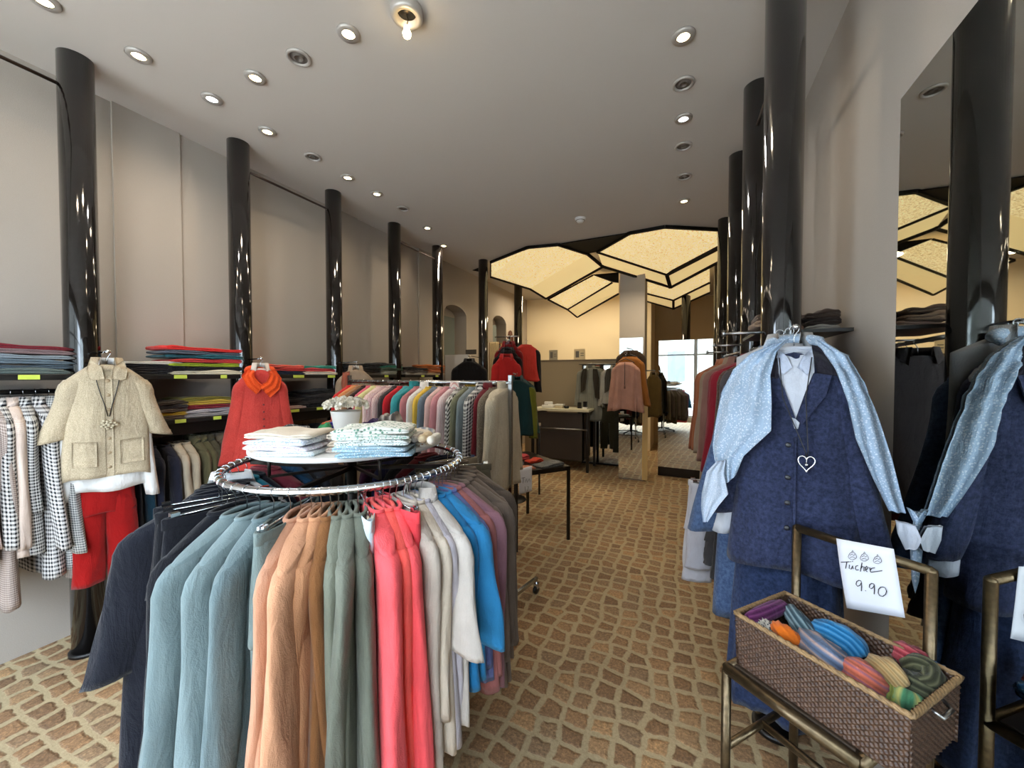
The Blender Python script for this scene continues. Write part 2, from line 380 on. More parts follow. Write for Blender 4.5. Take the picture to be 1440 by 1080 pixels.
p=at(572,14,Z=CEIL); t=thing('hanging_lamp','bare bulb hanging on a short cable below a grey ceiling socket','lamp',(p[0],p[1],CEIL))
MB().lathe([(.075,0),(.075,-.03),(.068,-.04),(.045,-.04),(.045,-.005),(0,-.005)],(0,0,0),32).o('socket',m_ring,t,True)
MB().lathe([(0,-.02),(.03,-.02),(.034,-.012),(.044,-.012)],(0,0,0),24).o('reflector',m_black,t,True)
q=at(575,46,Y=p[1]); dz=q[2]-CEIL
MB().tube([(0,0,-.02),(.006,0,dz*.4),(.0,0,dz+.03)],.0025,6).o('cable',m_dark,t,True)
MB().lathe([(.008,.035),(.012,.03),(.016,.01),(.02,0),(.016,-.014),(.0,-.02)],(0,0,dz),20).o('bulb',m_lampw,t,True)
s=spot((0,0,dz-.03),LAMP_W*.8); s.parent=t
# ------------------------------------------------------------ lit canopy at the back
def film():
    t=NT('lit_speckled_film'); tc=t.n('ShaderNodeTexCoord'); vo=t.n('ShaderNodeTexNoise',{'Vector':(tc,3),'Scale':55.,'Detail':3.,'Roughness':.7,'Distortion':1.2})
    r_=t.ramp(vo,[(.36,lin((190,155,95))),(.5,lin((242,214,150))),(.64,lin((255,242,200)))]); t.base(r_)
    t.t.links.new(r_.outputs[0],t.b.inputs['Emission Color']); t.b.inputs['Emission Strength'].default_value=.62; return t.m
m_film=film()
def strip():
    t=NT('lit_cream_panel'); c=lin((238,208,145)); t.b.inputs['Base Color'].default_value=(*c,1)
    t.b.inputs['Emission Color'].default_value=(*c,1); t.b.inputs['Emission Strength'].default_value=.5; return t.m
m_strip=strip()
m_canf=plain('canopy_frame',(14,12,11),.7,spec=.2)
cp=thing('light_canopy','large folded canopy of lit cream panels in dark frames under the ceiling','light canopy',(-1.2,5.5,CEIL))
c0=Vector((-1.2,5.5,CEIL))
def P3(x,y,z): return Vector(at(x,y,Z=z))-c0
A=dict(a=P3(690,369,3.25),b=P3(742,348,3.26),c=P3(785,344,3.26),d=P3(826,357,3.26),e=P3(745,406,3.0),f=P3(690,389,3.08),g=P3(848,375,3.1),h=P3(768,420,2.84),f2=P3(690,392,3.06),
 i=P3(840,354,3.26),j=P3(885,328,3.26),k=P3(935,319,3.26),l=P3(1011,323,3.25),m=P3(1011,348,3.1),n=P3(938,386,3.0),o=P3(943,404,2.87),p=P3(1011,368,3.0),
 q=P3(834,387,3.2),r=P3(861,397,3.12),s=P3(798,435,2.85),t=P3(771,421,2.95),u=P3(812,446,2.74),v=P3(870,398,3.08),w=P3(870,413,2.95),x=P3(870,384,3.22),
 D1=P3(904,394,3.15),D2=P3(998,378,3.15),D3=P3(998,397,3.05),D4=P3(947,422,2.95),D5=P3(904,411,3.0),D6=P3(947,434,2.85),D7=P3(904,422,2.93),D8=P3(998,411,2.96))
def panel(ks,mat,name='panel'):
    MB().slab([A[k] for k in ks],(0,0,1),.012).o(name,mat,cp)
def edge(ks,w=.035,name='frame_bar'):
    for a,b in zip(ks[:-1],ks[1:]):
        MB().tube([A[a],A[b]],w*.7,4).o(name,m_canf,cp)
panel('abcdef',m_film,'speckled_panel'); panel('ijklmn',m_film,'speckled_panel'); panel('qrst',m_film,'speckled_panel'); panel(['D1','D2','D3','D4','D5'],m_film,'speckled_panel')
panel('edgh',m_strip,'side_panel'); panel('inog',m_strip,'side_panel'); panel('nmpo',m_strip,'side_panel'); panel('srvwu',m_strip,'side_panel')
panel(['D5','D4','D6','D7'],m_strip,'side_panel'); panel(['D4','D3','D8','D6'],m_strip,'side_panel')
panel('cjid',m_canf,'dark_panel'); panel('qxvr',m_canf,'dark_panel'); 
edge('abcd'); edge('af',.02); edge('feh'); edge('hg',.028); edge('dg'); edge('ijkl'); edge('in'); edge('nm',.045); edge('no',.05); edge('go',.03); edge('op',.035); edge('ml',.03)
edge('ts'); edge('sr',.03); edge('tq',.02); edge('su',.03); edge('uw',.025); edge(['D5','D4','D3']); edge(['D4','D6'],.045); edge(['D7','D6','D8'],.03); edge(['D1','D5'],.02)
# triangular dark bracket left of the sixth column
b=[at(664,380,Z=3.27),at(684,372,Z=3.27),at(684,384,Z=3.15)]
tag(MB().slab(b,(0,1,0),.03).o('bracket',m_canf),'small black triangular bracket at the ceiling, left of sixth left column','bracket')
for x,y,pw in ((-2.2,5.25,40),(-.5,5.25,40),(-1.3,7.2,90),(-2.6,7.2,70)):
    l=bpy.data.lights.new('canopy_lamp','AREA'); l.shape='DISK'; l.size=.35; l.energy=pw*.25; l.color=(1,.82,.56)
    o=bpy.data.objects.new('canopy_lamp',l); COL.objects.link(o); o.parent=cp; o.location=(x+1.2,y-5.5,-.5 if y<6 else -.12)
# ------------------------------------------------------------ garments
# own frame of a hung garment: origin where the hanger hook sits on its rail, x along the shoulders, front towards -y
def body_geo(rng,L=.68,hw=.2,hem=.23,tk=.03,tkh=.04,nf=5,fa=.16,neckw=.07,slope=.065,zt=-.075,curve=0.,waist=0.,N=44,hemlen=.0,rows=22,drop=0.):
    ph=[rng.uniform(0,6.28) for _ in range(6)]; V=[];U=[]
    def row(Wd,T,zc,sh,v):
        for k in range(N):
            th=2*math.pi*k/N; c,s=math.cos(th),math.sin(th)
            x=Wd*math.copysign(abs(c)**.85,c); y=T*math.copysign(abs(s)**.75,s)
            m=max(0,v)
            fold=1+fa*1.7*m**.8*(.6*math.sin(nf*th+ph[0]+1.3*m)+.4*math.sin((nf*2-1)*th+ph[1]-m)) 
            y=y*fold+.006*m*math.sin(3*th+ph[2]+5*m)
            x=x*(1+fa*.10*m*math.sin(3*th+ph[3]))+.006*m*math.sin(4*m+ph[4])
            z=zc-sh*(abs(c)**1.15)
            if v>.9: z-=curve*(1-abs(c)**2)*(v-.9)*10 + drop*(s<0)*(v-.9)*10*abs(s) + .006*math.sin(4*th+ph[5])*(v-.9)*10
            V.append((x,y,z)); U.append((th/(2*math.pi)*2*(Wd+T)*1.9 if False else k/N*2*(hw+hem),z))
    for q in (0,.2,.45,.7,.9,1.0):
        row(neckw+(hw-neckw)*q, .022+(tk-.022)*q**.6 if q<1 else tk, zt, slope*q**1.1, 0)
    z0=zt
    for i in range(1,rows+1):
        v=i/rows
        Wd=hw+(hem-hw)*v-waist*math.sin(math.pi*min(1,v*1.1))
        sh=slope*max(0,1-v*2.2)
        row(Wd,tk+(tkh-tk)*v,zt-(L)*v,sh,v)
    # turned-in hem
    m=len(V)//N; base=(m-1)*N
    for dz,sc in ((.004,.93),(.03,.9)):
        for k in range(N):
            x,y,z=V[base+k]; V.append((x*sc,y*(sc-.08),z+dz)); U.append(U[base+k])
    m=len(V)//N
    Fc=[(i*N+k,i*N+(k+1)%N,(i+1)*N+(k+1)%N,(i+1)*N+k) for i in range(m-1) for k in range(N)]
    return V,Fc,U
def sleeve_geo(rng,side,L=.55,x0=.19,z0=-.14,a0=.06,a1=.045,b0=.028,b1=.026,lean=.06,fwd=-.01,N=20,rows=18,bend=0.,fa=.1):
    ph=[rng.uniform(0,6.28) for _ in range(5)]; V=[];U=[]
    def ring(cx,cy,cz,a,b,v,tilt=0):
        for k in range(N):
            th=2*math.pi*k/N; c,s=math.cos(th),math.sin(th)
            w=1+1.3*fa*(.25+.75*v)*(math.sin(3*th+ph[0]+4*v)*.7+math.sin(5*th+ph[1]-7*v)*.5+.25*math.sin(9*th+ph[3]+11*v))
            V.append((cx+side*a*c*w,cy+b*s*w,cz-tilt*c)); U.append((k/N*2*(a0+b0)*1.6,cz))
    for q in (.0,.25,.55,.85):
        ring(side*(x0-a0*.75-a0*.25*(1-q)),0,z0+.020-.055*q*q,a0*math.sqrt(1-(1-q)**2)+.002,b0*math.sqrt(1-(1-q)**2)+.002,0,.04*q)
    for i in range(rows+1):
        v=i/rows
        cx=x0-a0*.75+lean*v**1.25+bend*math.sin(math.pi*v); cy=fwd*v+.008*math.sin(3*v+ph[2])*v; cz=z0-.035-L*v
        ring(side*cx,cy,cz,a0+(a1-a0)*v,b0+(b1-b0)*v,v,.04*(1-v)**2+(lean/max(L,.1))*a0*.8*v)
    m=len(V)//N; base=(m-1)*N; cx=sum(V[base+k][0] for k in range(N))/N; cy=sum(V[base+k][1] for k in range(N))/N
    for dz,sc in ((.003,.9),(.03,.85)):
        for k in range(N):
            x,y,z=V[base+k]; V.append((cx+(x-cx)*sc,cy+(y-cy)*(sc-.1),z+dz)); U.append(U[base+k])
    m=len(V)//N
    Fc=[(i*N+k,i*N+(k+1)%N,(i+1)*N+(k+1)%N,(i+1)*N+k) for i in range(m-1) for k in range(N)]
    Fc.append(tuple(range(N))[::-1])
    return V,Fc,U
def collar_geo(kind,neckw,zt):
    mb=MB(); N=28
    if kind=='crew':
        mb.tube([((neckw+.004)*math.cos(2*math.pi*k/N),.026*math.sin(2*math.pi*k/N),zt+.002-.004*abs(math.cos(2*math.pi*k/N))) for k in range(N)],.0075,6,closed=True)
    elif kind=='high':
        mb.lathe([(1,.0),(1.0,.03),(.98,.045),(.9,.047),(.88,.0)],(0,0,0),28); mb.V=[(x*(neckw*.95),y*.03,zt-.004+z) for x,y,z in mb.V]
    elif kind=='shirt':
        st=25; V=[]
        for k in range(st+1):
            th=R(-62)+R(304)*k/st; c,s=math.cos(th),math.sin(th)      # open at the front (-y)
            e=abs(2*k/st-1)**4
            for rr,dz in ((.92,-.004),(.94,.034),(1.0,.038),(1.14+.28*e,.004-.045*e),(1.16+.28*e,.0-.045*e),(1.04,.028)):
                V.append((neckw*rr*c,(.026*rr+.004)*s-(.01*e if s<0 else 0),zt+dz))
        n=6; Fc=[(i*n+k,i*n+(k+1)%n,(i+1)*n+(k+1)%n,(i+1)*n+k) for i in range(st) for k in range(n)]+[tuple(range(n)),tuple(st*n+k for k in range(n))[::-1]]
        V=[(x,-y if False else y,z) for x,y,z in V]
        # rotate so that the gap faces -y
        V=[(y2,x2,z) for (x2,y2,z) in V] if False else [( (x), (y), z) for x,y,z in V]
        ang=R(0); mb.add(V,Fc)
    return mb
def hanger(loc,rz,label,kind='black',hw=.19,group=None,hook=.03,rot=None):
    t=thing('clip_hanger' if kind=='clip' else 'hanger',label,'hanger',loc,rz,group,rot)
    r=.014; zt=-.075
    pts=[(-r*math.cos(a)*-1*0+r*math.sin(a),0,-r+r*math.cos(a)) for a in np.linspace(-2.0,2.6,10)]
    MB().tube(pts+[(0,0,-.042),(0,0,zt-.012)],.0016,6).o('hook',m_chrome if kind!='blackhook' else m_plast,t,True)
    if kind=='clip':
        MB().tube([(-hw*.8,0,zt),(hw*.8,0,zt)],.0025,6).o('rod',m_chrome,t,True)
        for s in (-1,1):
            x=s*hw*.78; MB().box((x-.011,-.009,zt-.035),(x+.011,-.003,zt+.012)).box((x-.011,.003,zt-.035),(x+.011,.009,zt+.012)).tube([(x-.009,0,zt),(x+.009,0,zt)],.006,8).o('clip',m_chrome,t)
    else:
        m=m_clear if kind=='clear' else m_plast
        P=[(x,0,zt-.012-.055*(abs(x)/hw)**1.15) for x in np.linspace(-hw,hw,13)]
        MB().tube(P,[.0035 if abs(p[0])>hw*.97 else .0055 for p in P],6).o('shoulder_bar',m,t,True)
        MB().tube([(-hw*.92,0,zt-.07),(hw*.92,0,zt-.07)],.0028,6).o('cross_bar',m,t,True)
    return t
SEED=[100]
def garment(kind,label,loc,rz,mat,mat2=None,L=.68,hw=.19,hem=.22,tk=.026,tkh=.036,sl=.55,collar='crew',group=None,slk={},hk='black',hlabel=None,seed=None,rot=None,hgroup=None,**k):
    """kind names the thing; sl = sleeve length (0 none)"""
    SEED[0]+=1; rng=random.Random(seed or SEED[0])
    cat=kind.replace('_',' ')
    t=thing(kind,label,cat,loc,rz,group,rot)
    if rng and collar=='waist':        # trousers or skirt hung from clips
        legs=k.get('legs',True); hwp=hw
        if legs:
            V,Fc,U=body_geo(rng,L=.26,hw=hwp*.92,hem=hwp*1.08,tk=tk,tkh=tkh,neckw=hwp*.9,slope=.004,zt=-.10,fa=.1)
            mobj('hips',V,Fc,mat,t,U)
            for s in (-1,1):
                V,Fc,U=sleeve_geo(rng,s,L=L-.26,x0=hwp*.5+hwp*.56*.75,z0=-.27,a0=hwp*.56,a1=k.get('legw',.5)*hwp,b0=tkh*.95,b1=tkh*.8,lean=k.get('leglean',.02),fa=.09,rows=16)
                mobj('trouser_leg',V,Fc,mat,t,U)
        else:
            V,Fc,U=body_geo(rng,L=L,hw=hwp*.95,hem=hem,tk=tk,tkh=tkh,neckw=hwp*.9,slope=.004,zt=-.10,fa=.2,nf=7)
            mobj('skirt_body',V,Fc,mat,t,U)
        mb=MB(); N=60
        for zz in (0,):
            prof=[(1.0,-.11),(1.03,-.108),(1.03,-.078),(1.0,-.075),(.9,-.08)]; V=[]
            for q,z in prof:
                for j in range(N):
                    th=2*math.pi*j/N; w=1+.05*math.sin(30*th); V.append((hwp*.93*q*math.cos(th),(tk*1.02*q)*math.sin(th)*w,z))
            mb.add(V,[(i*N+j,i*N+(j+1)%N,(i+1)*N+(j+1)%N,(i+1)*N+j) for i in range(4) for j in range(N)])
        mb.o('waistband',mat,t,True)
        if hlabel is not False: hanger(loc,rz,hlabel or 'clip hanger holding the '+label,'clip',hwp,hgroup,rot=rot)
        return t
    nk=k.pop('neckw',.07); sp=k.pop('slope',.06); zt=k.pop('zt',-.075)
    V,Fc,U=body_geo(rng,L=L,hw=hw,hem=hem,tk=tk,tkh=tkh,neckw=nk,slope=sp,zt=zt,**k)
    b=mobj('body',V,Fc,mat,t,U)
    if sl:
        for s in (-1,1):
            kw=dict(L=sl*rng.uniform(.96,1.03),x0=hw+.03,z0=zt-sp-.012,b0=tk*1.0,b1=tk*.95,lean=rng.uniform(.02,.07),fwd=rng.uniform(-.015,.01),a0=.062,a1=.048)
            kw.update(slk); V,Fc,U=sleeve_geo(rng,s,**kw); mobj('sleeve',V,Fc,mat2 or mat,t,U)
    if collar:
        cm=collar_geo(collar,nk,zt)
        if collar=='shirt': cm.V=[(y2 if False else x2,y2,z2) for x2,y2,z2 in cm.V]
        cm.o('collar',mat,t,True)
    if hlabel is not False: hanger(loc,rz,hlabel or 'hanger inside the '+label,hk,hw*.78,hgroup,rot=rot)
    return t
# overlays that follow the front of a body (pockets, lapels, scarves): grid between a left and a right edge
def front_depth(body):
    P=np.array([v.co for v in body.data.vertices]); P=P[P[:,1]<.004]
    def f(x,z):
        d=(P[:,0]-x)**2+(P[:,2]-z)**2; i=np.argsort(d)[:5]; w=1/(d[i]+1e-5); return float((P[i,1]*w).sum()/w.sum())
    return f
def overlay(name,fd,edge,mat,parent,off=.004,th=.004,nx=10,fold=0.,nf=3,seed=1,puff=0.,sub=6):
    """edge: rows of (xl,zl,xr,zr) from top to bottom"""
    rng=random.Random(seed); ph=rng.uniform(0,6)
    E=[]
    for a,b in zip(edge[:-1],edge[1:]):
        for q in range(sub): E.append([a[i]+(b[i]-a[i])*q/sub for i in range(4)])
    E.append(edge[-1]); n=nx+1; V=[];B=[];U=[]
    for i,(xl,zl,xr,zr) in enumerate(E):
        for k in range(n):
            u=k/nx; x=xl+(xr-xl)*u; z=zl+(zr-zl)*u; y=fd(x,z)-off-puff*math.sin(math.pi*u)
            y-=fold*(.5+.5*math.sin(nf*2*math.pi*u+ph+.12*i)); V.append((x,y-th,z)); B.append((x,y,z)); U.append((x,z))
    m=len(E); T=m*n; Fc=[]
    for i in range(m-1):
        for k in range(nx):
            a=i*n+k; Fc.append((a,a+n,a+n+1,a+1)); Fc.append((T+a,T+a+1,T+a+n+1,T+a+n))
    rim=[i*n for i in range(m)]+[(m-1)*n+k for k in range(1,n)]+[i*n+nx for i in range(m-2,-1,-1)]+[k for k in range(nx-1,0,-1)]
    for a,b in zip(rim,rim[1:]+rim[:1]): Fc.append((a,T+a,T+b,b)[::-1])
    return mobj(name,V+B,Fc,mat,parent,U+U)
def buttons(fd,pts,mat,parent,r=.008):
    for x,z in pts:
        y=fd(x,z); o=MB().lathe([(0,.003),(r*.8,.003),(r,.0015),(r,-.004)],(0,0,0),14).o('button',mat,parent,True); o.location=(x,y-.004,z); o.rotation_euler=(R(90),0,0)
def body_of(t): return [c for c in t.children if c.name.startswith('body')][0]
def face_cam(x,y,extra=0.):  # z rotation that turns the garment front to the aisle/viewer
    return math.atan2(-x,y)*1.0+extra
# ------------------------------------------------------------ round rail with its table top
RC=(-1.283,1.205); RR=.45; RZ=1.19
rr=thing('round_rail','round chrome clothes rail packed with hanging clothes in the foreground','clothes rail',(RC[0],RC[1],0))
N=96
MB().tube([(RR*math.cos(2*math.pi*k/N),RR*math.sin(2*math.pi*k/N),RZ) for k in range(N)],.0135,12,closed=True).o('ring',m_chrome,rr,True)
MB().tube([(0,0,.05),(0,0,1.256)],.02,16).o('post',m_dark,rr,True)
for k in range(4):
    a=R(20+90*k); MB().tube([(.02*math.cos(a),.02*math.sin(a),1.16),(RR*math.cos(a),RR*math.sin(a),1.175)],.011,4).o('spoke',m_dark,rr)
    MB().tube([(.02*math.cos(a),.02*math.sin(a),.09),(.36*math.cos(a),.36*math.sin(a),.05)],.016,4).o('foot',m_dark,rr)
    MB().lathe([(0,-.012),(.022,-.012),(.025,0),(.022,.012),(0,.012)],(0,0,0),18).o('castor',m_plast,rr,True,loc=(.36*math.cos(a),.36*math.sin(a),.026),rot=(R(90),0,a))
for k in range(4):
    a=R(65+90*k); MB().tube([(.30*math.cos(a),.30*math.sin(a),1.17),(.30*math.cos(a),.30*math.sin(a),1.258)],.006,8).o('table_support',m_dark,rr,True)
    MB().tube([(.02*math.cos(a),.02*math.sin(a),1.165),(.30*math.cos(a),.30*math.sin(a),1.172)],.007,4).o('support_arm',m_dark,rr)
tt=tag(MB().lathe([(0,0),(.362,0),(.368,.003),(.368,.015),(.363,.018),(0,.018)],(0,0,0),64).o('table_top',plain('white_laminate',(232,232,228),.35),None,True,loc=(RC[0],RC[1],1.258)),'round white table top with folded textiles over the round chrome rail','table top')
for p in tt.data.polygons: p.use_smooth=abs(p.normal.z)<.9
TT=1.276
a0=math.atan2(-RC[1],-RC[0])
def ring_at(psi,r=RR):
    psi=float(np.interp(psi,[-180,-47,-21,-15.5,-2,2,9,12.5,16,27,30,39.5,43.5,47.5,59,63.5,86.5,107,180,260],[-180,-50,-23,-19,-8,-5,2,5,8.5,17.5,21,30,34,38,48,53,80,104,180,260])); a=a0+R(psi); return RC[0]+r*math.cos(a),RC[1]+r*math.sin(a),a
slate=(108,124,126); tan=(192,134,94); sage=(124,130,116); coral=(232,108,112); grey=(196,186,180); taupe=(112,98,88); navy=(22,24,34)
RG=[# psi, kind, short description, colour, args
 (-112,'jacket','navy knitted jacket at the far left of the round rail',navy,{}),
 (-105,'sweater','petrol blue sweater beside the leftmost hangers of the round rail',(24,108,132),dict(sl=0,L=.4)),
 (-98,'shirt','white shirt sticking out at the left of the round rail',(226,230,235),dict(L=.55)),
 (-91,'coat','black fleece coat behind the widest black sleeve',(18,19,25),dict(L=.85)),
 (-84,'coat','black fleece coat, leftmost full length one on the round rail',(20,21,28),dict(L=.88)),
 (-75,'coat','black fleece coat with wide flared sleeve spreading to lower left',(22,24,33),dict(L=.92,hw=.22,hem=.27,sl=.40,tk=.036,tkh=.05,slk=dict(lean=.075,a0=.08,a1=.085,b0=.035,b1=.035))),
 (-68,'trousers','black trousers on chrome clips, left of three',(17,18,24),dict(clip=1,L=.95)),
 (-61,'trousers','black trousers on chrome clips, middle of three',(19,20,26),dict(clip=1,L=.95,pocket=1)),
 (-54,'trousers','black trousers on chrome clips, right of three',(21,22,29),dict(clip=1,L=.95)),
 (-47,'coat','black fleece coat touching the slate grey jackets',(20,21,27),dict(L=.88,slk=dict(lean=.05))),
 (-40,'jacket','slate grey fleece jacket, first beside the black coats',slate,dict(L=.92,hw=.205,tk=.032,hem=.26,slk=dict(lean=.07))),
 (-33.5,'jacket','slate grey fleece jacket, second from the black coats',(114,130,132),dict(L=.9,tk=.032,hem=.26,slk=dict(lean=.06))),
 (-27.5,'jacket','slate grey fleece jacket, third from the black coats',(102,118,121),dict(L=.9,tk=.03,hem=.25,slk=dict(lean=.05))),
 (-21,'trousers','slate grey trousers with gathered waistband on chrome clips',(112,126,124),dict(clip=1,L=.98,tk=.034,pocket=1)),
 (-15.5,'sweater','tan fleece sweater, leftmost of four',(186,136,108),dict(L=.72,sl=.5)),
 (-10.5,'sweater','tan fleece sweater with big drooping pointed sleeve',(196,144,110),dict(L=.72,sl=.48,hw=.215,tk=.032,slk=dict(lean=.05,a0=.085,a1=.08,b0=.034,b1=.034))),
 (-6,'sweater','light tan fleece sweater, third of four',(194,140,102),dict(L=.7,sl=.3)),
 (-2,'sweater','dark tan knitted sweater, rightmost of four',(132,88,52),dict(L=.7,hw=.17)),
 (2,'sweatshirt','sage grey sweatshirt beside the tan sweaters',(118,122,108),dict(L=.9)),
 (5.5,'sweatshirt','sage grey sweatshirt, middle of three',(112,116,104),dict(L=.9,hw=.205)),
 (9,'sweatshirt','sage grey sweatshirt with high shoulder beside the pale blue trousers',(106,110,98),dict(L=.9,slk=dict(lean=.05))),
 (12.5,'trousers','pale ice blue satin trousers between sage and coral clothes',(206,222,228),dict(clip=1,L=.6,hw=.15,tk=.022)),
 (16,'hoodie','coral fleece hoodie with wide sleeve, leftmost coral one',(255,98,104),dict(L=.8,sl=.66,hw=.205,tk=.034,slk=dict(lean=.05,a0=.075,a1=.06,b0=.034,b1=.034))),
 (20,'sweatshirt','orange red sweatshirt, second of the coral run',(252,100,92),dict(L=.9,sl=.6)),
 (23.5,'sweatshirt','coral pink sweatshirt with long hanging sleeve, third of the coral run',(255,96,102),dict(L=.88,sl=.62,slk=dict(lean=.05,a0=.07,b0=.032))),
 (27,'trousers','coral red trousers with gathered waist, last of the coral run',(232,72,80),dict(clip=1,L=.9,hw=.165)),
 (30,'tshirt','pale beige grey long shirt beside the coral clothes',(190,178,166),dict(L=.82,sl=.6)),
 (33,'tshirt','cream tshirt, second of the pale run',(214,200,182),dict(L=.75,sl=.5)),
 (36,'tshirt','pale lilac grey shirt with long sleeve, third of the pale run',(196,190,198),dict(L=.75,sl=.52)),
 (39.5,'cardigan','off white cardigan with cut sleeve edge, last of the pale run',(206,198,190),dict(L=.7,sl=.3,hw=.21,slk=dict(lean=.05,a0=.075,a1=.08))),
 (43.5,'tshirt','bright blue tshirt, left of two',(42,128,186),dict(L=.62,sl=.32)),
 (47.5,'tshirt','bright blue tshirt with wide sleeve, right of two',(52,140,198),dict(L=.62,sl=.34,hw=.205,tk=.032,slk=dict(lean=.05,a0=.075,a1=.085,b0=.03,b1=.03))),
 (51.5,'sweatshirt','periwinkle blue sweatshirt behind the bright blue tshirts',(100,112,168),dict(L=.6)),
 (55,'sweatshirt','dusty rose sweatshirt, left of two',(168,106,104),dict(L=.72)),
 (59,'sweatshirt','mauve sweatshirt, right of two rose ones',(150,108,120),dict(L=.74,hw=.2)),
 (63.5,'jacket','taupe fleece jacket, first of the taupe run',(118,104,94),dict(L=.78)),
 (68.5,'jacket','taupe fleece jacket, second of the taupe run',(108,95,85),dict(L=.8,hw=.205)),
 (74,'jacket','taupe fleece jacket, third of the taupe run',(120,106,95),dict(L=.76,slk=dict(lean=.05))),
 (80,'jacket','taupe fleece jacket, fourth of the taupe run',(104,92,82),dict(L=.78,hw=.205)),
 (86.5,'jacket','taupe fleece jacket, fifth of the taupe run',(116,103,92),dict(L=.74,slk=dict(lean=.05))),
 (93,'trousers','olive taupe trousers on chrome clips at the right of the round rail',(104,96,78),dict(clip=1,L=.9)),
 (100,'jacket','taupe fleece jacket behind the taupe run, rightmost',(110,98,88),dict(L=.7)),
 (107,'trousers','sand trousers on chrome clips, farthest at right of the round rail',(150,136,112),dict(clip=1,L=.8)),
]
def shorten(l):
    w=l.replace(' of the round rail','').split(' '); return ' '.join(w[:11])
for psi,kd,desc,c,a in RG:
    x,y,ang=ring_at(psi); a=dict(a); rng=random.Random(int(psi*10)+5000)
    clip=a.pop('clip',0); pk=a.pop('pocket',0)
    loc=(x,y,RZ+.0145); rz=ang+R(rng.uniform(-2.5,2.5))
    mt=cloth(c)
    if clip:
        a.setdefault('hw',.175); tk=a.pop('tk',.026)
        t=garment(kd,desc,loc,rz,mt,collar='waist',tk=tk,tkh=tk+.004,hlabel='clip hanger holding the '+shorten(desc),**a)
    else:
        a.setdefault('hem',.235); a.setdefault('slk',{})
        a['slk']=dict(a['slk']); a['slk'].setdefault('fwd',rng.uniform(-.035,.035)); a['slk'].setdefault('lean',rng.uniform(-.005,.03)); a.setdefault('hw',.18)
        col={'hoodie':'crew','shirt':'shirt','cardigan':'shirt'}.get(kd,'crew')
        t=garment(kd,desc,loc,rz,mt,collar=col,hlabel='black hanger inside the '+shorten(desc),hk='black',neckw=.07,slope=.085,**a)
for i,psi in enumerate(list(range(116,246,13))):
    x,y,ang=ring_at(psi); c=[(24,28,48),(96,26,34),(26,26,32),(40,44,90),(70,30,60),(34,60,60),(60,50,44),(50,54,62),(20,60,90),(110,40,50)][i]
    nm=['dark navy','wine red','black','ink blue','plum','bottle green','dark brown','charcoal grey','petrol blue','brick red'][i]
    garment('sweater',nm+' sweater on the far side of the round rail, under the table top',(x,y,RZ+.0145),ang,cloth(c),collar='crew',sl=.5,L=.65,group='sweaters on the far side of the round rail',
        hlabel='black hanger inside the '+nm+' sweater on the far side of the round rail',hgroup='hangers on the far side of the round rail',N=28,rows=12)
# yellow bowl resting on the spokes
x,y,_=ring_at(128,.27)
yb=thing('bowl','yellow bowl with green leaves standing inside the round rail','bowl',(x,y,1.178),0)
MB().lathe([(0,.0),(.06,.0),(.085,.02),(.1,.045),(.096,.045),(.08,.022),(.055,.006),(0,.006)],(0,0,0),32).o('shell',plain('yellow_glaze',(226,170,30),.3),yb,True)
mb=MB(); rng=random.Random(4)
for k in range(26):
    a=rng.uniform(0,6.28); r=rng.uniform(.0,.065); c=Vector((r*math.cos(a),r*math.sin(a),.03+rng.uniform(0,.014))); d=Vector((math.cos(a+1),math.sin(a+1),rng.uniform(.0,.5)))*.022; n=Vector((-math.sin(a+1),math.cos(a+1),.2))*.011
    mb.add([c,c+d*.5+n,c+d,c+d*.5-n,c+d*.5+Vector((0,0,.004))],[(0,1,4),(1,2,4),(2,3,4),(3,0,4)])
mb.o('leaves',plain('leaf_green',(70,84,38),.6),yb)
# ------------------------------------------------------------ folded clothes
def folded(label,loc,w,d,h,mat,rz=0,seed=1,group=None,layers=2,kind='folded_sweater',cat='folded clothes',droop=0.,tilt=0.):
    rng=random.Random(seed); prof=[]; n=layers; hh=h/n
    for l in range(n):                      # rounded front folds
        for k in range(7):
            a=-math.pi/2+math.pi*k/6; prof.append((-d/2+hh*.5-math.cos(a)*hh*.62,hh*(l+.5)+math.sin(a)*hh*.5))
        if l<n-1: prof.append((-d/2+hh*.75,hh*(l+1)))
    for q in (.2,.4,.6,.8): prof.append((-d/2+d*q,h+.003*math.sin(9*q+seed)))
    prof.append((d/2-.01,h*.97)); prof.append((d/2,h*.5)); prof.append((d/2-.01,0))
    for q in (.7,.4,.15): prof.append((-d/2+d*q,0))
    m=len(prof); S=18; V=[];U=[]; ph=[rng.uniform(0,6.28) for _ in range(4)]
    for i in range(S+1):
        u=-1+2*i/S; e=1-abs(u)**8*.25; x=w/2*u
        for (y,z) in prof:
            zz=z if abs(u)<.98 else h/2+(z-h/2)*.72
            f=z/h
            V.append((x+.004*math.sin(30*y+ph[0]),y*(1-.03*abs(u)**6)+.004*math.sin(3*u+ph[1]),zz+f*(.22*h*math.sin(2.2*u+ph[2])+.12*h*math.sin(6*u+ph[3])*f)-f*.25*h*abs(u)**5-droop*f*max(0,abs(u)-.45)**1.5+tilt*x*f)); U.append((x,y+z*1.0))
    Fc=[(i*m+k,i*m+(k+1)%m,(i+1)*m+(k+1)%m,(i+1)*m+k) for i in range(S) for k in range(m)]+[tuple(range(m))[::-1],tuple(S*m+k for k in range(m))]
    o=mobj(kind,V,Fc,mat,None,U,loc=loc,rot=(0,0,rz)); return tag(o,label,cat,group)
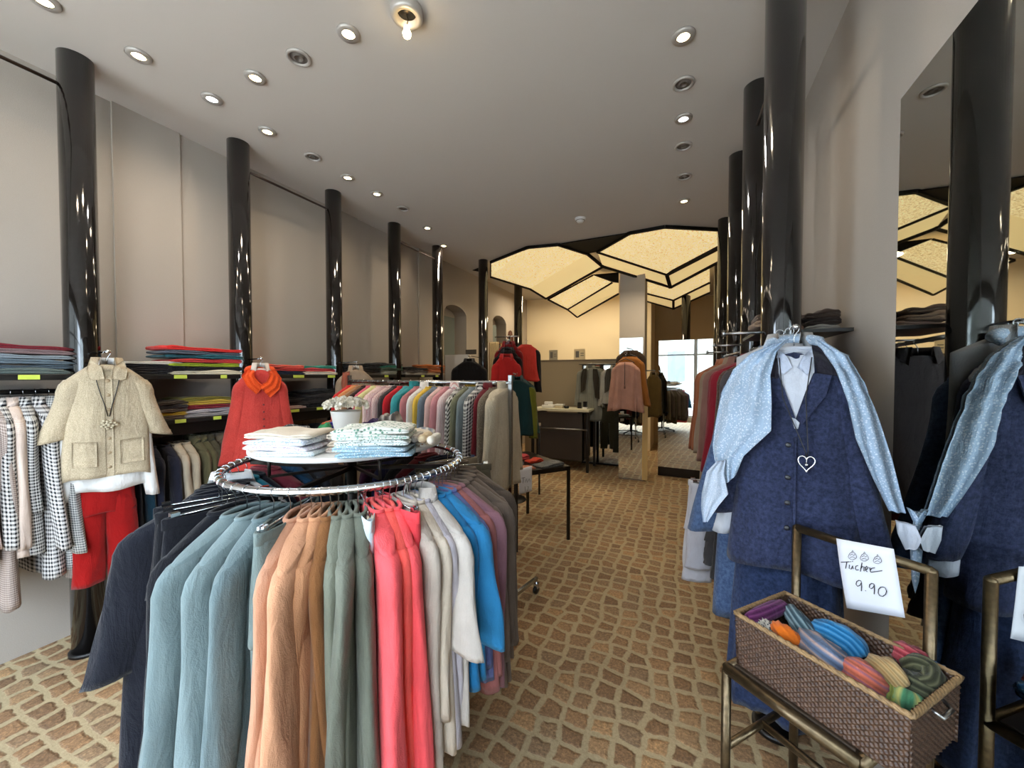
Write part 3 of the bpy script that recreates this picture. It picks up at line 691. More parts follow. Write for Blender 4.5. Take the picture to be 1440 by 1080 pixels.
def stack(loc,w,d,items,rz,place,seed=1,h=.024):
    """items bottom to top: (colour name, rgb[, pattern, rgb2])"""
    z=loc[2]; n=len(items); used={}
    for i,it in enumerate(items):
        nm,c=it[0],it[1]; rng=random.Random(seed*31+i); pos='topmost' if i==n-1 else ('bottom one' if i==0 else ['','second','third','fourth','fifth','sixth','seventh'][i]+' up')
        mt=cloth(c,*it[2:]); hh=h*rng.uniform(.88,1.12)
        folded('%s garment, %s in %s'%(nm,pos,place),(loc[0]+rng.uniform(-.006,.006),loc[1]+rng.uniform(-.006,.006),z),w*rng.uniform(.95,1.02),d*rng.uniform(.94,1.0),hh,mt,rz+R(rng.uniform(-2,2)),seed*17+i,group='clothes in '+place,droop=.0)
        z+=hh*1.03
    return z
SX=-2.97
def shelf(y0,y1,z,lab,labs,drop=.03,box=False,name='shelf'):
    t=thing(name,lab,'shelf',(SX,y0,z-drop))
    bevel(MB().box((-.34,0,0),(0,y1-y0,drop)).o('board',m_black,t),.002,1)
    if box: MB().box((-.34,.0,-.075),(-.02,y1-y0,0)).o('under_panel',m_dark,t)
    for k,(a,c) in enumerate(labs):
        o=MB().box((0,a,.004),(.002,c,drop-.003)).o('price_label',plain('label_yellow_green',(206,224,92),.5),t); o['label']='yellow green price label'
    return t
ST=1.555
mars=(112,34,44)
shelf(.10,.92,ST,'black upper shelf at the left edge carrying burgundy and grey knitwear',[(.63,.70)])
shelf(1.06,1.76,ST,'black upper shelf between first and second left columns',[(.30,.37),(.57,.61)])
shelf(1.06,1.76,1.268,'black lower shelf with mustard and olive clothes',[(.30,.36),(.52,.57)],box=True)
shelf(1.90,2.61,ST,'black upper shelf carrying coral and teal stacks',[(.28,.38),(.62,.70)])
shelf(1.90,2.61,1.268,'black lower shelf behind the coral top with orange scarf',[(.25,.33),(.50,.58)],box=True)
shelf(2.75,3.45,ST,'black upper shelf between third and fourth left columns',[(.5,.56)])
shelf(2.75,3.45,1.268,'black lower shelf behind the striped shirt',[(.3,.36)],box=True)
shelf(3.59,4.29,ST,'black upper shelf ending at the orange brown stack',[(.3,.36),(.6,.66)])
def sy(x): return at(x,527,X=-3.0)[1]
def stk(xa,xb,z,items,place,seed,h=.024,X=-3.12):
    a,b=sy(xa),sy(xb); stack((X,(a+b)/2,z),b-a,.27,items,R(90),place,seed,h)
blk=('black',(24,24,28)); dg=('dark grey',(58,56,58))
stk(-120,106,ST,[('green grey',(96,108,104)),('slate',(84,98,108)),('blue grey',(96,112,124)),('light blue grey',(134,146,156)),('mauve grey',(128,108,110)),('burgundy',(116,32,44))],'the stack at the left picture edge',3,.024)
stk(165,262,ST,[blk,('charcoal',(44,40,42)),blk,('off white',(214,210,200))],'the low stack right of the beige shirt',4,.019)
stk(236,342,ST,[('cream',(222,214,190)),blk,('lime green',(170,190,50)),('red pink',(200,62,60)),('dark teal',(38,92,104)),('slate blue',(88,96,110)),('bright red',(214,48,44))],'the tall stack under the bright red piece',5,.026)
stk(214,262,1.268,[('taupe',(120,104,92)),('mustard',(206,172,60)),('brown grey',(110,98,88)),dg,('dark brown',(70,62,54))],'the lower shelf stack beside the beige sleeve',6,.023)
stk(256,336,1.268,[('pale grey',(170,166,166)),('lilac white',(196,190,196)),('wine red',(128,40,48)),('mustard',(190,160,64)),('olive green',(124,116,46))],'the lower shelf stack under the olive piece',7,.025)
stk(376,428,ST,[('navy',(34,42,66)),('brick red',(196,62,58)),('coral',(226,100,84))],'the stack right above the orange scarf',8,.027)
stk(424,477,ST,[('orange white',(232,190,150),'hstripe',(240,236,228),.5),('rose red',(206,72,78)),('sea green',(52,142,126))],'the stack under the sea green piece',9,.028)
stk(405,436,1.268,[('rose and white',(206,120,110),'hstripe',(236,230,222),.5),dg,blk],'the low stack next to the coral sleeve',10,.026)
stk(430,474,1.268,[blk,('charcoal',(48,46,48)),('black',(30,29,32)),dg,('black',(22,22,25))],'the black lower shelf stack behind the pot',11,.03)
stk(484,536,ST,[('dark striped',(60,56,52),'hstripe',(120,110,96),.4),('charcoal',(46,42,42)),('black',(26,25,27)),('black',(18,18,20))],'the black stack above the striped shirt',12,.03)
stk(534,566,ST,[('grey striped',(70,74,70),'hstripe',(180,182,172),.4),('green striped',(60,74,66),'hstripe',(170,176,164),.4),('moss green',(62,82,70)),('teal green',(44,120,100)),('dark grey',(62,64,66))],'the rounded stack by the fourth left column',13,.027)
stk(486,560,1.268,[blk,dg,('black',(28,27,28))],'the dark lower pile behind the clothes rack',14,.03)
stk(568,602,ST,[('pale grey',(180,174,166)),('dark grey patterned',(72,66,64),'speckle',(170,160,150)),('black',(22,21,23))],'the stack left of the orange brown one',15,.03)
stk(600,625,ST,[('cream',(200,180,150)),('orange brown',(168,102,58)),('rust orange',(178,100,52)),('orange brown',(186,112,60)),('rust orange',(190,108,54))],'the orange brown stack at the shelf end',16,.026)
# rails under the shelves
def wrail(y0,y1,z,lab):
    t=thing('wall_rail',lab,'clothes rail',(-3.06,y0,z))
    MB().tube([(0,0,0),(0,y1-y0,0)],.0125,12).o('tube',m_black,t,True)
    for y in (.01,y1-y0-.01): MB().tube([(0,y,0),(-.27,y,0)],.009,8).o('bracket',m_black,t,True)
wrail(.0,.91,1.466,'black rail at left edge holding the gingham shirts')
wrail(1.06,1.76,1.165,'black rail under the lower shelf, left of the coral top')
wrail(1.90,2.61,1.165,'black rail under the lower shelf, behind the coral top')
def wrow(z,X,items,hw=.17,L=.62,sl=.5,place='',hk='black',hg=''):
    for i,(y,kd,desc,mt,a) in enumerate(items):
        a=dict(a); rng=random.Random(int(y*1000)); a.setdefault('slk',{}); 
        garment(kd,desc,(X,y,z+.0135),R(rng.uniform(-7,7)),mt,collar=a.pop('collar','shirt' if kd in('shirt','blouse') else 'crew'),L=a.pop('L',L),sl=a.pop('sl',sl),hw=a.pop('hw',hw),
            hlabel='black hanger inside the '+' '.join(desc.split(' ')[:11]),**a)
pink=(206,166,158); 
wrow(1.466,-3.06,[
 (.41,'shirt','pale pink checked shirt, nearest on the left edge rail',cloth(pink,'gingham',(232,222,216),.5),{}),
 (.52,'shirt','pink and beige checked shirt at the left picture edge',cloth((200,160,150),'gingham',(226,214,206),.5),{}),
 (.62,'shirt','rose checked shirt beside the first black gingham one',cloth((196,158,152),'gingham',(230,218,212),.4),{}),
 (.685,'shirt','black and white gingham shirt, left one on the rail',cloth((24,24,28),'gingham',(226,224,220),1.),dict(L=.62)),
 (.725,'shirt','beige pink shirt between two gingham shirts',cloth((206,184,170),'gingham',(222,206,194),.3),{}),
 (.765,'shirt','black gingham shirt with sleeve rolled at mid height',cloth((20,20,26),'gingham',(222,222,220),.8),dict(sl=.42)),
 (.655,'tunic','long brown grey checked tunic under the gingham shirts',cloth((120,104,98),'gingham',(190,176,166),.5),dict(L=.95,collar='shirt')),
 (.805,'tunic','large black and white gingham tunic with long slanting sleeve',cloth((18,18,24),'gingham',(226,224,222),1.),dict(L=.86,sl=.62,hw=.18,hem=.23,collar='shirt',slk=dict(lean=.10,a0=.065,a1=.05))),
 (.85,'tunic','grey and white small checked tunic beside the red trousers',cloth((84,88,92),'gingham',(206,206,202),.6),dict(L=.84,sl=.64,collar='shirt',slk=dict(lean=.10))),
 (.885,'tunic','grey checked tunic at the right end of the gingham rail',cloth((110,106,104),'gingham',(196,190,184),.4),dict(L=.9,collar='shirt')),
],L=.72,sl=.56)
navy_m=cloth((26,30,44)); 
wrow(1.165,-3.06,[(1.12,'sweater','dark navy sweater behind the beige shirt sleeve',navy_m,{}),(1.19,'sweater','petrol sweater between navy ones behind the red trousers',cloth((20,48,62)),dict(L=.7)),(1.26,'sweater','ink blue sweater next to the light beige jackets',cloth((30,34,50)),dict(L=.7)),
 (1.33,'jacket','navy jacket just left of the light beige jacket',cloth((34,36,50)),{}),(1.39,'jacket','light beige linen jacket, left of two on the lower rail',cloth((178,166,146)),dict(sl=.4)),(1.44,'jacket','light beige linen jacket, right of two on the lower rail',cloth((166,154,134)),{}),
 (1.50,'shirt','olive shirt, first of three on the lower rail',cloth((84,80,56)),{}),(1.545,'shirt','olive shirt, second of three on the lower rail',cloth((78,74,50)),{}),(1.59,'shirt','dark olive shirt, third of three on the lower rail',cloth((66,62,46)),{}),
 (1.65,'shirt','brown shirt at the end of the olive row',cloth((96,84,68)),{}),(1.70,'shirt','taupe shirt next to the second left column',cloth((110,98,84)),{})],L=.6)
wrow(1.165,-3.06,[(1.98,'jacket','black jacket on the rail behind the coral top',cloth((26,25,27)),{}),(2.08,'jacket','charcoal jacket behind the coral top',cloth((44,42,44)),{}),(2.2,'jacket','dark brown jacket between coral top and third column',cloth((60,48,42)),{}),(2.33,'jacket','black jacket near the third left column',cloth((20,20,22)),{}),(2.46,'jacket','dark grey jacket beside the third left column',cloth((52,50,52)),{})],L=.6)
# ------------------------------------------------------------ face-out displays on the left
def peg(loc,d,lab,L=.09):
    """short chrome arm fixed to a column, ending at loc; d = direction from the column"""
    dx,dy=d; t=thing('hanging_hook',lab,'display arm',loc)
    MB().tube([(-dx*L,-dy*L,-.004),(0,0,-.004),(dx*.012,dy*.012,-.004)],.0045,8).o('rod',m_chrome,t,True)
    MB().tube([(dx*.010,dy*.010,-.004),(dx*.026,dy*.026,-.004)],.010,14).o('end_knob',m_chrome,t,True)
# beige outfit
def beige():
    loc=at(150,493,X=-2.80); rz=R(72)
    peg((loc[0]-.0,loc[1]-.0,loc[2]-.003),(.95,-.1),'chrome arm holding the beige linen outfit',.19)
    lin_=cloth((168,154,128),'melange',(196,180,154)); wh=cloth((226,226,224))
    inner=garment('shirt','white long sleeved shirt worn under the beige linen jacket',loc,rz,wh,L=.66,hw=.12,hem=.15,tk=.035,tkh=.05,sl=.60,collar='shirt',hlabel=False,slope=.075,slk=dict(lean=.055,a0=.042,a1=.028,b0=.03,b1=.026,x0=.145),neckw=.05)
    t=garment('jacket','beige linen jacket with short wide sleeves over a white shirt',loc,rz,lin_,L=.60,hw=.142,hem=.172,tk=.055,tkh=.07,sl=.27,collar='shirt',slope=.075,neckw=.058,fa=.10,curve=-.02,
       slk=dict(lean=.075,a0=.058,a1=.06,b0=.045,b1=.045,x0=.166,fa=.06),hlabel='dark hanger inside the beige linen jacket')
    fd=front_depth(body_of(t))
    overlay('placket',fd,[(-.014,-.10,.016,-.10),(-.014,-.66,.016,-.66)],lin_,t,.003,.003,4)
    overlay('pocket',fd,[(.04,-.475,.13,-.468),(.04,-.60,.13,-.595)],lin_,t,.004,.004,8)
    overlay('pocket',fd,[(-.13,-.468,-.045,-.475),(-.13,-.595,-.045,-.60)],lin_,t,.004,.004,8)
    overlay('collar_flap',fd,[(-.062,-.05,-.022,-.085),(-.074,-.10,-.012,-.15),(-.066,-.15,-.05,-.158)],lin_,t,.014,.004,6)
    overlay('collar_flap',fd,[(.022,-.085,.062,-.05),(.012,-.15,.074,-.10),(.05,-.158,.066,-.15)],lin_,t,.014,.004,6)
    buttons(fd,[(0,-.16-.075*k) for k in range(7)],plain('horn_button',(150,130,100),.4),t,.009)
    M=Matrix.Translation(Vector(loc))@Matrix.Rotation(rz,4,'Z')
    n=thing('necklace','dark cord necklace with a pale flower pendant on the beige jacket','necklace',loc,rz)
    pts=[]
    for s in (-1,1):
        P=[(s*x,fd(s*x,z)-.012,z) for x,z in ((.045,-.13),(.037,-.18),(.027,-.23),(.015,-.28),(.003,-.345))]; pts.append(P)
    MB().tube(pts[0]+pts[1][::-1],.0022,6).o('cord',m_black,n,True)
    mb=MB(); y=fd(0,-.38)-.018
    for k in range(16):
        a=k*2.4; r=.006*math.sqrt(k); c=(1.35*r*math.cos(a),y-.004*(1-k/16),-.385+r*math.sin(a))
        mb.lathe([(0,-.007),(.006,-.004),(.008,0),(.006,.004),(0,.007)],c,8)
    mb.o('pendant',cloth((190,178,152)),n,True)
    l2=(loc[0]-.03,loc[1]-.01,loc[2]-.50)
    garment('trousers','bright red trousers hanging below the beige linen jacket',l2,rz,cloth((150,18,17)),collar='waist',L=.68,hw=.115,tk=.05,tkh=.055,legw=.52,leglean=.012,hlabel='chrome clip hanger of the bright red trousers')
beige()
def coral_top():
    loc=at(366,503,X=-2.74); rz=R(62)
    peg(loc-np.array([0,0,.003]),(.9,-.2),'chrome arm holding the coral top and orange scarf',.24)
    cr=cloth((190,58,52),'melange',(206,78,70))
    garment('shirt','white collared shirt worn under the coral top',loc,rz,cloth((214,208,202)),L=.5,hw=.11,tk=.03,sl=0,collar='shirt',hlabel=False,neckw=.048)
    t=garment('tunic','coral red tunic top with wide three quarter sleeves',loc,rz,cr,L=.72,hw=.135,hem=.185,tk=.05,tkh=.08,sl=.50,collar=None,slope=.085,neckw=.055,fa=.16,nf=4,hlabel='wire hanger inside the coral red tunic',
       slk=dict(lean=.085,a0=.055,a1=.05,b0=.045,b1=.04,x0=.155),zt=-.085)
    fd=front_depth(body_of(t)); og=cloth((226,84,32),'floral',(190,50,24),.35)
    sc=thing('scarf','bright orange patterned scarf looped around the collar of the coral top','scarf',loc,rz)
    overlay('scarf_left',fd,[(-.085,-.085,-.04,-.09),(-.115,-.13,-.045,-.13),(-.085,-.2,-.02,-.17),(-.035,-.255,.008,-.20)],og,sc,.02,.022,10,.018,2.5,3)
    overlay('scarf_right',fd,[(.04,-.09,.085,-.085),(.042,-.13,.12,-.145),(.025,-.17,.105,-.22),(-.02,-.20,.045,-.28)],og,sc,.024,.022,10,.018,2.5,7)
    MB().tube([(.072*math.cos(a),.04*math.sin(a)+.01,-.092+.02*math.sin(a)) for a in np.linspace(-.3,math.pi+.3,16)],.024,10).o('scarf_back',og,sc,True)
    buttons(fd,[(.01,-.33-.05*k) for k in range(6)],plain('dark_red_button',(100,30,28),.4),t,.006)
coral_top()
def striped():
    loc=at(500,508,X=-2.68); rz=R(50)
    peg(loc-np.array([0,0,.003]),(.9,-.2),'chrome arm holding the taupe shirt with striped scarf',.3)
    garment('shirt','white collared shirt under the taupe shirt with striped shoulder',loc,rz,cloth((216,208,198)),L=.5,hw=.11,tk=.03,sl=0,collar='shirt',hlabel=False,neckw=.048)
    t=garment('shirt','taupe shirt with a striped shoulder behind the white flower pot',loc,rz,cloth((156,138,118)),L=.72,hw=.14,hem=.17,tk=.05,tkh=.06,sl=.5,collar='shirt',slope=.08,neckw=.055,slk=dict(lean=.04,x0=.155,a0=.045,a1=.035,b0=.04,b1=.035),hlabel='wire hanger inside the taupe shirt')
    fd=front_depth(body_of(t))
    s=overlay('scarf',fd,[(-.11,-.10,-.05,-.09),(-.12,-.2,-.06,-.2),(-.11,-.36,-.05,-.34)],cloth((178,74,52),'stripe',(120,92,76),.35),None,.012,.012,8,.008,2,3)
    s.location=loc; s.rotation_euler=(0,0,rz); tag(s,'rust red striped scarf over the shoulder of the taupe shirt','scarf')
striped()
loc=at(660,500,Y=4.55)
t=garment('jacket','black jacket with light collar hanging left of the sixth column',loc,R(28),cloth((22,22,24)),L=.62,hw=.2,hem=.23,tk=.05,tkh=.06,collar='shirt',sl=.5,slope=.09,hlabel='wire hanger of the black jacket left of the sixth column')
_d=np.array([loc[0]+2.78,loc[1]-5.15]); _l=float(np.linalg.norm(_d)); peg(loc-np.array([0,0,.003]),tuple(_d/_l),'chrome arm of the black jacket beside the sixth column',_l-.06)
tag(MB().box((-.3,0,0),(.0,.03,1.86)).o('partition_panel',m_white,None,loc=(-2.93,4.95,0)),'white partition panel standing behind the orange brown stack','partition')
b=bpy.data.objects['partition_panel']; b.scale=(1.35,1,1)
# mustard fringed scarf
loc=at(655,541,Y=3.9); fr=thing('scarf','mustard fringed scarf hanging behind the chrome clothes rack','scarf',loc,R(20))
mb=MB(); rng=random.Random(8)
mb.box((-.13,-.012,-.03),(.13,.012,0)); mb.o('band',cloth((150,128,44)),fr)
mb=MB()
for k in range(60):
    x=-.128+.256*k/59; L=rng.uniform(.10,.15); mb.tube([(x,rng.uniform(-.01,.01),-.02),(x+rng.uniform(-.004,.004),rng.uniform(-.012,.012),-.03-L)],.0028,4)
mb.o('fringe',cloth((176,150,54)),fr)['kind']='stuff'
tag(MB().tube([(-.25,0,0),(.25,0,0)],.008,8).tube([(-.25,0,0),(-.25,0,-loc[2]-.012)],.008,8).tube([(.25,0,0),(.25,0,-loc[2]-.012)],.008,8).o('rail',m_dark,None,True,loc=(loc[0],loc[1],loc[2]+.012),rot=(0,0,R(20))),'thin dark rail carrying the mustard fringed scarf','rail')
# ------------------------------------------------------------ textiles and pot on the round table
def tat(x,y,Z=TT): p=at(x,y,Z=Z); return p
def pile(cx,cy,w,d,items,rz,place,seed,h=.016,kind='folded_cloth'):
    z=TT; n=len(items)
    for i,(nm,mt) in enumerate(items):
        rng=random.Random(seed*7+i); pos='topmost' if i==n-1 else('bottom one' if i==0 else ['','second','third','fourth'][i]+' up')
        hh=h*rng.uniform(.9,1.15)
        folded('%s cloth, %s in %s'%(nm,pos,place),(cx+rng.uniform(-.006,.006),cy+rng.uniform(-.006,.006),z),w*rng.uniform(.96,1.03),d*rng.uniform(.95,1.02),hh,mt,rz+R(rng.uniform(-4,4)),seed*13+i,layers=2,kind=kind,cat='folded cloth',group='cloths in '+place); z+=hh*1.02
    return z
fl=lambda a,b,s=.6: cloth(b,'floral',a,s)
a_=at(380,640,Z=TT); c_=at(506,643,Z=TT); d_=at(580,617,Z=TT)
pile(a_[0]+.02,a_[1]+.075,.23,.19,[('white and mint patterned',fl((196,212,214),(232,236,240))),('lilac white patterned',fl((206,180,204),(236,234,240))),('pale blue patterned',fl((170,186,206),(226,232,242))),('cream folded',cloth((222,212,196)))],YAW+R(-3),'the left pile on the round table',61,.02)
pile(a_[0]+.17,a_[1]+.21,.15,.17,[('beige patterned',fl((190,160,140),(230,214,200))),('sand beige',cloth((214,196,176))),('cream striped',cloth((226,214,196),'thin',(200,180,156)))],YAW+R(8),'the beige pile right of the left pile',62,.022)
pile(c_[0]+.0,c_[1]+.085,.245,.18,[('light blue',cloth((150,186,206),'speckle',(226,238,244))),('sky blue',cloth((160,190,206),'speckle',(232,240,246))),('grey green patterned',fl((120,146,136),(232,240,240),.5)),('mint dotted',fl((150,190,176),(236,240,236),.6)),('white and green dotted',fl((110,150,132),(236,240,234),.9))],YAW+R(6),'the blue pile in front of the pot',63,.019)
pile(c_[0]+.0,c_[1]+.27,.13,.12,[('cream dotted',fl((196,150,120),(240,234,222),.6)),('red dotted',fl((180,90,70),(242,236,224),.7)),('ivory',cloth((222,212,196)))],YAW+R(12),'the dotted pile behind the blue pile',64,.02)
# rolled cloths in a row at the right edge of the table
for i in range(6):
    q=at(548+i*12.5,612+ i*1.2,Z=TT+.045); mt=[cloth((214,196,168)),cloth((90,108,140),'thin',(226,222,214)),cloth((226,214,192)),cloth((224,222,216),'thin',(180,170,160)),cloth((218,198,164)),cloth((232,226,212))][i]
    nm=['sand','blue striped','ivory','white striped','light tan','cream'][i]
    P=[]; dx=Vector((-.35,.94,0))
    o=MB().tube([Vector((0,0,0))+dx*(t*.12)+Vector((.004*math.sin(9*t),0,.003*math.sin(12*t))) for t in np.linspace(-.4,.6,9)],[.008,.0155,.016,.0155,.0165,.0155,.016,.0155,.009],12).o('rolled_cloth',mt,None,True,loc=(q[0],q[1],TT+.048 if i%2 else TT+.050))
    tag(o,'%s rolled cloth lying on the right side of the round table'%nm,'rolled cloth','rolled cloths at the right of the round table')
pile(d_[0]+.0,d_[1]+.03,.145,.12,[('grey dotted',fl((110,116,124),(220,220,216),.5)),('white striped',cloth((150,160,180),'thin',(232,230,226)))],YAW+R(14),'the low pile under the rolled cloths',65,.016)
pp=tat(456,606); folded('purple blue folded cloth left of the white pot',(pp[0]-.0,pp[1]+.10,TT),.11,.12,.022,cloth((64,58,140)),YAW,71,layers=2,kind='folded_cloth',cat='folded cloth')
folded('blue violet folded cloth on top of the purple one',(pp[0]+.005,pp[1]+.10,TT+.023),.10,.10,.022,cloth((76,72,168)),YAW+.15,72,layers=2,kind='folded_cloth',cat='folded cloth')
folded('orange red folded cloth left of the purple cloths',(pp[0]-.09,pp[1]+.13,TT),.08,.1,.028,cloth((196,96,60),'thin',(210,130,90)),YAW,73,kind='folded_cloth',cat='folded cloth')
folded('deep purple folded cloth behind the white pot',(pp[0]+.16,pp[1]+.16,TT),.1,.09,.04,cloth((58,44,96)),YAW,74,kind='folded_cloth',cat='folded cloth')
folded('green scarf rolled in front of the purple cloth',(pp[0]-.01,pp[1]+.01,TT),.06,.05,.03,cloth((62,150,98)),YAW,75,layers=1,kind='scarf',cat='scarf')
q=tat(400,612); folded('black and white speckled scarf along the back left table edge',(q[0]-.02,q[1]+.04,TT),.17,.06,.03,fl((170,166,160),(44,46,54),.6),YAW+R(18),76,kind='scarf',cat='scarf')
q=at(556,590,Z=TT+.09); folded('grey striped scarf bunched behind the cream dotted pile',(q[0]-.02,q[1]+.0,TT),.11,.08,.095,cloth((96,88,84),'thin',(190,182,172)),YAW,77,layers=4,kind='scarf',cat='scarf')
pt=at(487,612,Z=TT); pt=(pt[0]-.045,pt[1]+.04,TT); k_=.052
pot=thing('flower_pot','white pot full of white blossoms standing on the round table','flower pot',pt); pot.scale=(1.28,1.28,1.28)
MB().lathe([(0,0),(.034,0),(.037,.004),(.052,.078),(.053,.084),(.049,.084),(.047,.07),(0,.068)],(0,0,0),40).o('pot',plain('white_ceramic',(226,228,228),.3),pot,True)
MB().lathe([(0,.070),(.046,.071)],(0,0,0),24).o('soil',plain('soil',(70,56,44),.9),pot,True)
rng=random.Random(9)
def blossom(c,r,rng):
    mb=MB()
    for j in range(7):
        n=Vector((rng.uniform(-1,1),rng.uniform(-1,1),rng.uniform(-.3,1))).normalized(); a=n.orthogonal().normalized(); b=n.cross(a); q=c+n*r*.6; P=[q+(a*math.cos(w)+b*math.sin(w))*r*.55*(1+.2*math.sin(3*w)) for w in np.linspace(0,6.28,9)[:-1]]
        mb.add(P+[q-n*r*.35],[(k,(k+1)%8,8) for k in range(8)])
    return mb
m_pet=plain('white_petal',(238,234,222),.7)
for k in range(98):
    a=rng.uniform(0,6.28); rr_=math.sqrt(rng.random())*.072; h=.088+.034*math.sqrt(max(0,1-(rr_/.078)**2))+rng.uniform(-.006,.008)
    blossom(Vector((rr_*math.cos(a),rr_*math.sin(a),h)),.0145,rng).o('blossom',m_pet,pot,True)
# ------------------------------------------------------------ chrome clothes rack on castors
KX,KY=-1.035,2.29; BZ=1.5
rk=thing('clothes_rack','chrome clothes rack on castors standing right behind the round rail','clothes rack',(KX,KY,0))
m_st=plain('rack_steel',(176,178,180),.25,1)
MB().tube([(.0,0,.1),(0,0,BZ+.05)],.0165,4).o('post',m_st,rk); MB().tube([(-1.42,0,.1),(-1.42,0,BZ+.05)],.0165,4).o('post',m_st,rk)
MB().tube([(.01,0,BZ),(-1.43,0,BZ)],.0145,14).o('hanging_bar',m_st,rk,True)
MB().tube([(0,0,.12),(-1.42,0,.12)],.013,4).o('base_bar',m_st,rk)
for x in (0,-1.42):
    MB().tube([(x-.03,-.25,.105),(x+.09,.25,.105)] if x==0 else [(x,-.25,.105),(x,.25,.105)],.016,4).o('foot',m_st,rk)
    for s in (-1,1):
        fx=x+(.09 if s>0 else -.03 if s<0 else 0)*(x==0)
        c=MB().tube([(0,0,.1),(0,0,.07)],.006,8).box((-.016,-.02,.04),(.016,.012,.075)).o('castor_fork',m_chrome,rk,False,loc=(fx,s*.25,0))
        MB().lathe([(0,-.011),(.024,-.011),(.03,-.006),(.03,.006),(.024,.011),(0,.011)],(0,0,0),22).o('castor_wheel',m_plast,c,True,loc=(0,-.01,.0305),rot=(R(90),0,R(70)))
gin=cloth((22,24,36),'gingham',(232,232,228),1.1)
RKL=[('coat','cream wool coat with high collar at the right end of the rack',cloth((184,172,150),'melange',(204,194,172)),dict(L=.66,hw=.2,hem=.27,tk=.04,tkh=.06,collar='high',sl=.52,slope=.05,slk=dict(lean=.10,a0=.08,a1=.07,b0=.035,b1=.035))),
('shirt','grey brown patterned shirt just left of the cream wool coat',cloth((110,100,88),'speckle',(150,140,124)),dict()),
('tunic','long dark red tunic left of the cream wool coat',cloth((100,24,34)),dict(L=.95,collar='shirt')),
('shirt','large black and white gingham shirt on the chrome rack',gin,dict(L=.62,collar='shirt')),
('shirt','grey blue shirt left of the large gingham shirt',cloth((128,140,146)),dict(L=.64)),
('jacket','sage green jacket on the chrome rack left of the grey blue shirt',cloth((118,120,100)),dict(L=.64,hw=.195)),
('shirt','black and white zigzag shirt on the chrome rack',cloth((22,22,26),'zigzag',(232,230,228)),dict(L=.62)),
('shirt','pink and navy striped shirt left of the zigzag shirt',cloth((206,164,168),'stripe',(232,226,228),.5),dict(L=.62,collar='shirt')),
('shirt','rose pink shirt on the chrome rack',cloth((200,140,148)),{}),('shirt','pale pink shirt left of the rose pink one',cloth((214,182,178)),{}),
('jacket','slate blue jacket with high shoulder on the chrome rack',cloth((112,126,140)),dict(hw=.195)),('blouse','yellow blouse on the chrome rack',cloth((214,178,72)),dict(L=.4)),
('shirt','bright white shirt left of the yellow blouse',cloth((226,226,228)),dict(collar='shirt')),('shirt','dusty pink shirt left of the bright white shirt',cloth((178,118,122)),{}),
('sweater','teal turtleneck sweater on the chrome rack',cloth((52,140,146)),dict(collar='high',hw=.19)),('shirt','turquoise shirt beside the teal turtleneck',cloth((70,152,160)),{}),
('jacket','crimson red jacket left of the turquoise shirt',cloth((186,34,44)),{}),('shirt','charcoal shirt left of the crimson jacket',cloth((60,56,60)),{}),
('shirt','rose and white striped shirt, right one of three',cloth((170,110,116),'stripe',(226,212,208),.4),{}),('shirt','mauve striped shirt, middle one of three',cloth((150,96,108),'stripe',(214,196,196),.35),{}),
('shirt','pale pink striped shirt, left one of three',cloth((196,140,144),'stripe',(232,222,216),.5),{}),('shirt','cream and lime shirt left of the striped ones',cloth((208,204,150)),{}),
('shirt','pink shirt between cream and brown ones',cloth((206,96,116)),{}),('jacket','dark brown jacket on the chrome rack',cloth((52,36,32)),{}),
('jacket','camel brown jacket near the left end of the rack',cloth((150,112,82)),{}),('shirt','light orange shirt near the left end of the rack',cloth((198,132,84)),{}),('shirt','scarlet shirt at the left end of the rack',cloth((190,40,40)),{})]
for i,(kd,desc,mt,a) in enumerate(RKL):
    a=dict(a); x=KX-.055-.0505*i
    garment(kd,desc,(x,KY,BZ+.015),R(90+random.Random(i).uniform(-4,4)),mt,L=a.pop('L',.6),hw=a.pop('hw',.18),tk=a.pop('tk',.024),sl=a.pop('sl',.5),collar=a.pop('collar','crew'),slope=a.pop('slope',.055),zt=-.05,
        hlabel=('clear hanger inside the ' if i%3 else 'black hanger inside the ')+' '.join(desc.split(' ')[:11]),hk='clear' if i%3 else 'black',**a)
# ------------------------------------------------------------ low display table with folded tops
A0=np.array([-1.33,3.05]); B0=np.array([-.97,3.5]); ux=(B0-A0)/np.linalg.norm(B0-A0); uy=np.array([-ux[1],ux[0]])
W0=.58; D0=.80; TZ=.70; ta=math.atan2(ux[1],ux[0])
dt=thing('display_table','dark steel display table with a price sheet beside the rack','table',(A0[0],A0[1],0),ta)
MB().box((0,0,TZ-.012),(W0,D0,TZ)).o('table_top',m_dark,dt)
for x in (.012,W0-.012):
    for y in (.012,D0-.012): MB().box((x-.012,y-.012,0),(x+.012,y+.012,TZ-.012)).o('leg',m_black,dt)
MB().box((0,0,TZ-.04),(W0,.012,TZ-.012)).box((0,D0-.012,TZ-.04),(W0,D0,TZ-.012)).box((0,0,TZ-.04),(.012,D0,TZ-.012)).box((W0-.012,0,TZ-.04),(W0,D0,TZ-.012)).o('apron',m_dark,dt)
def on_t(u,v): p=A0+ux*u+uy*v; return (p[0],p[1],TZ)
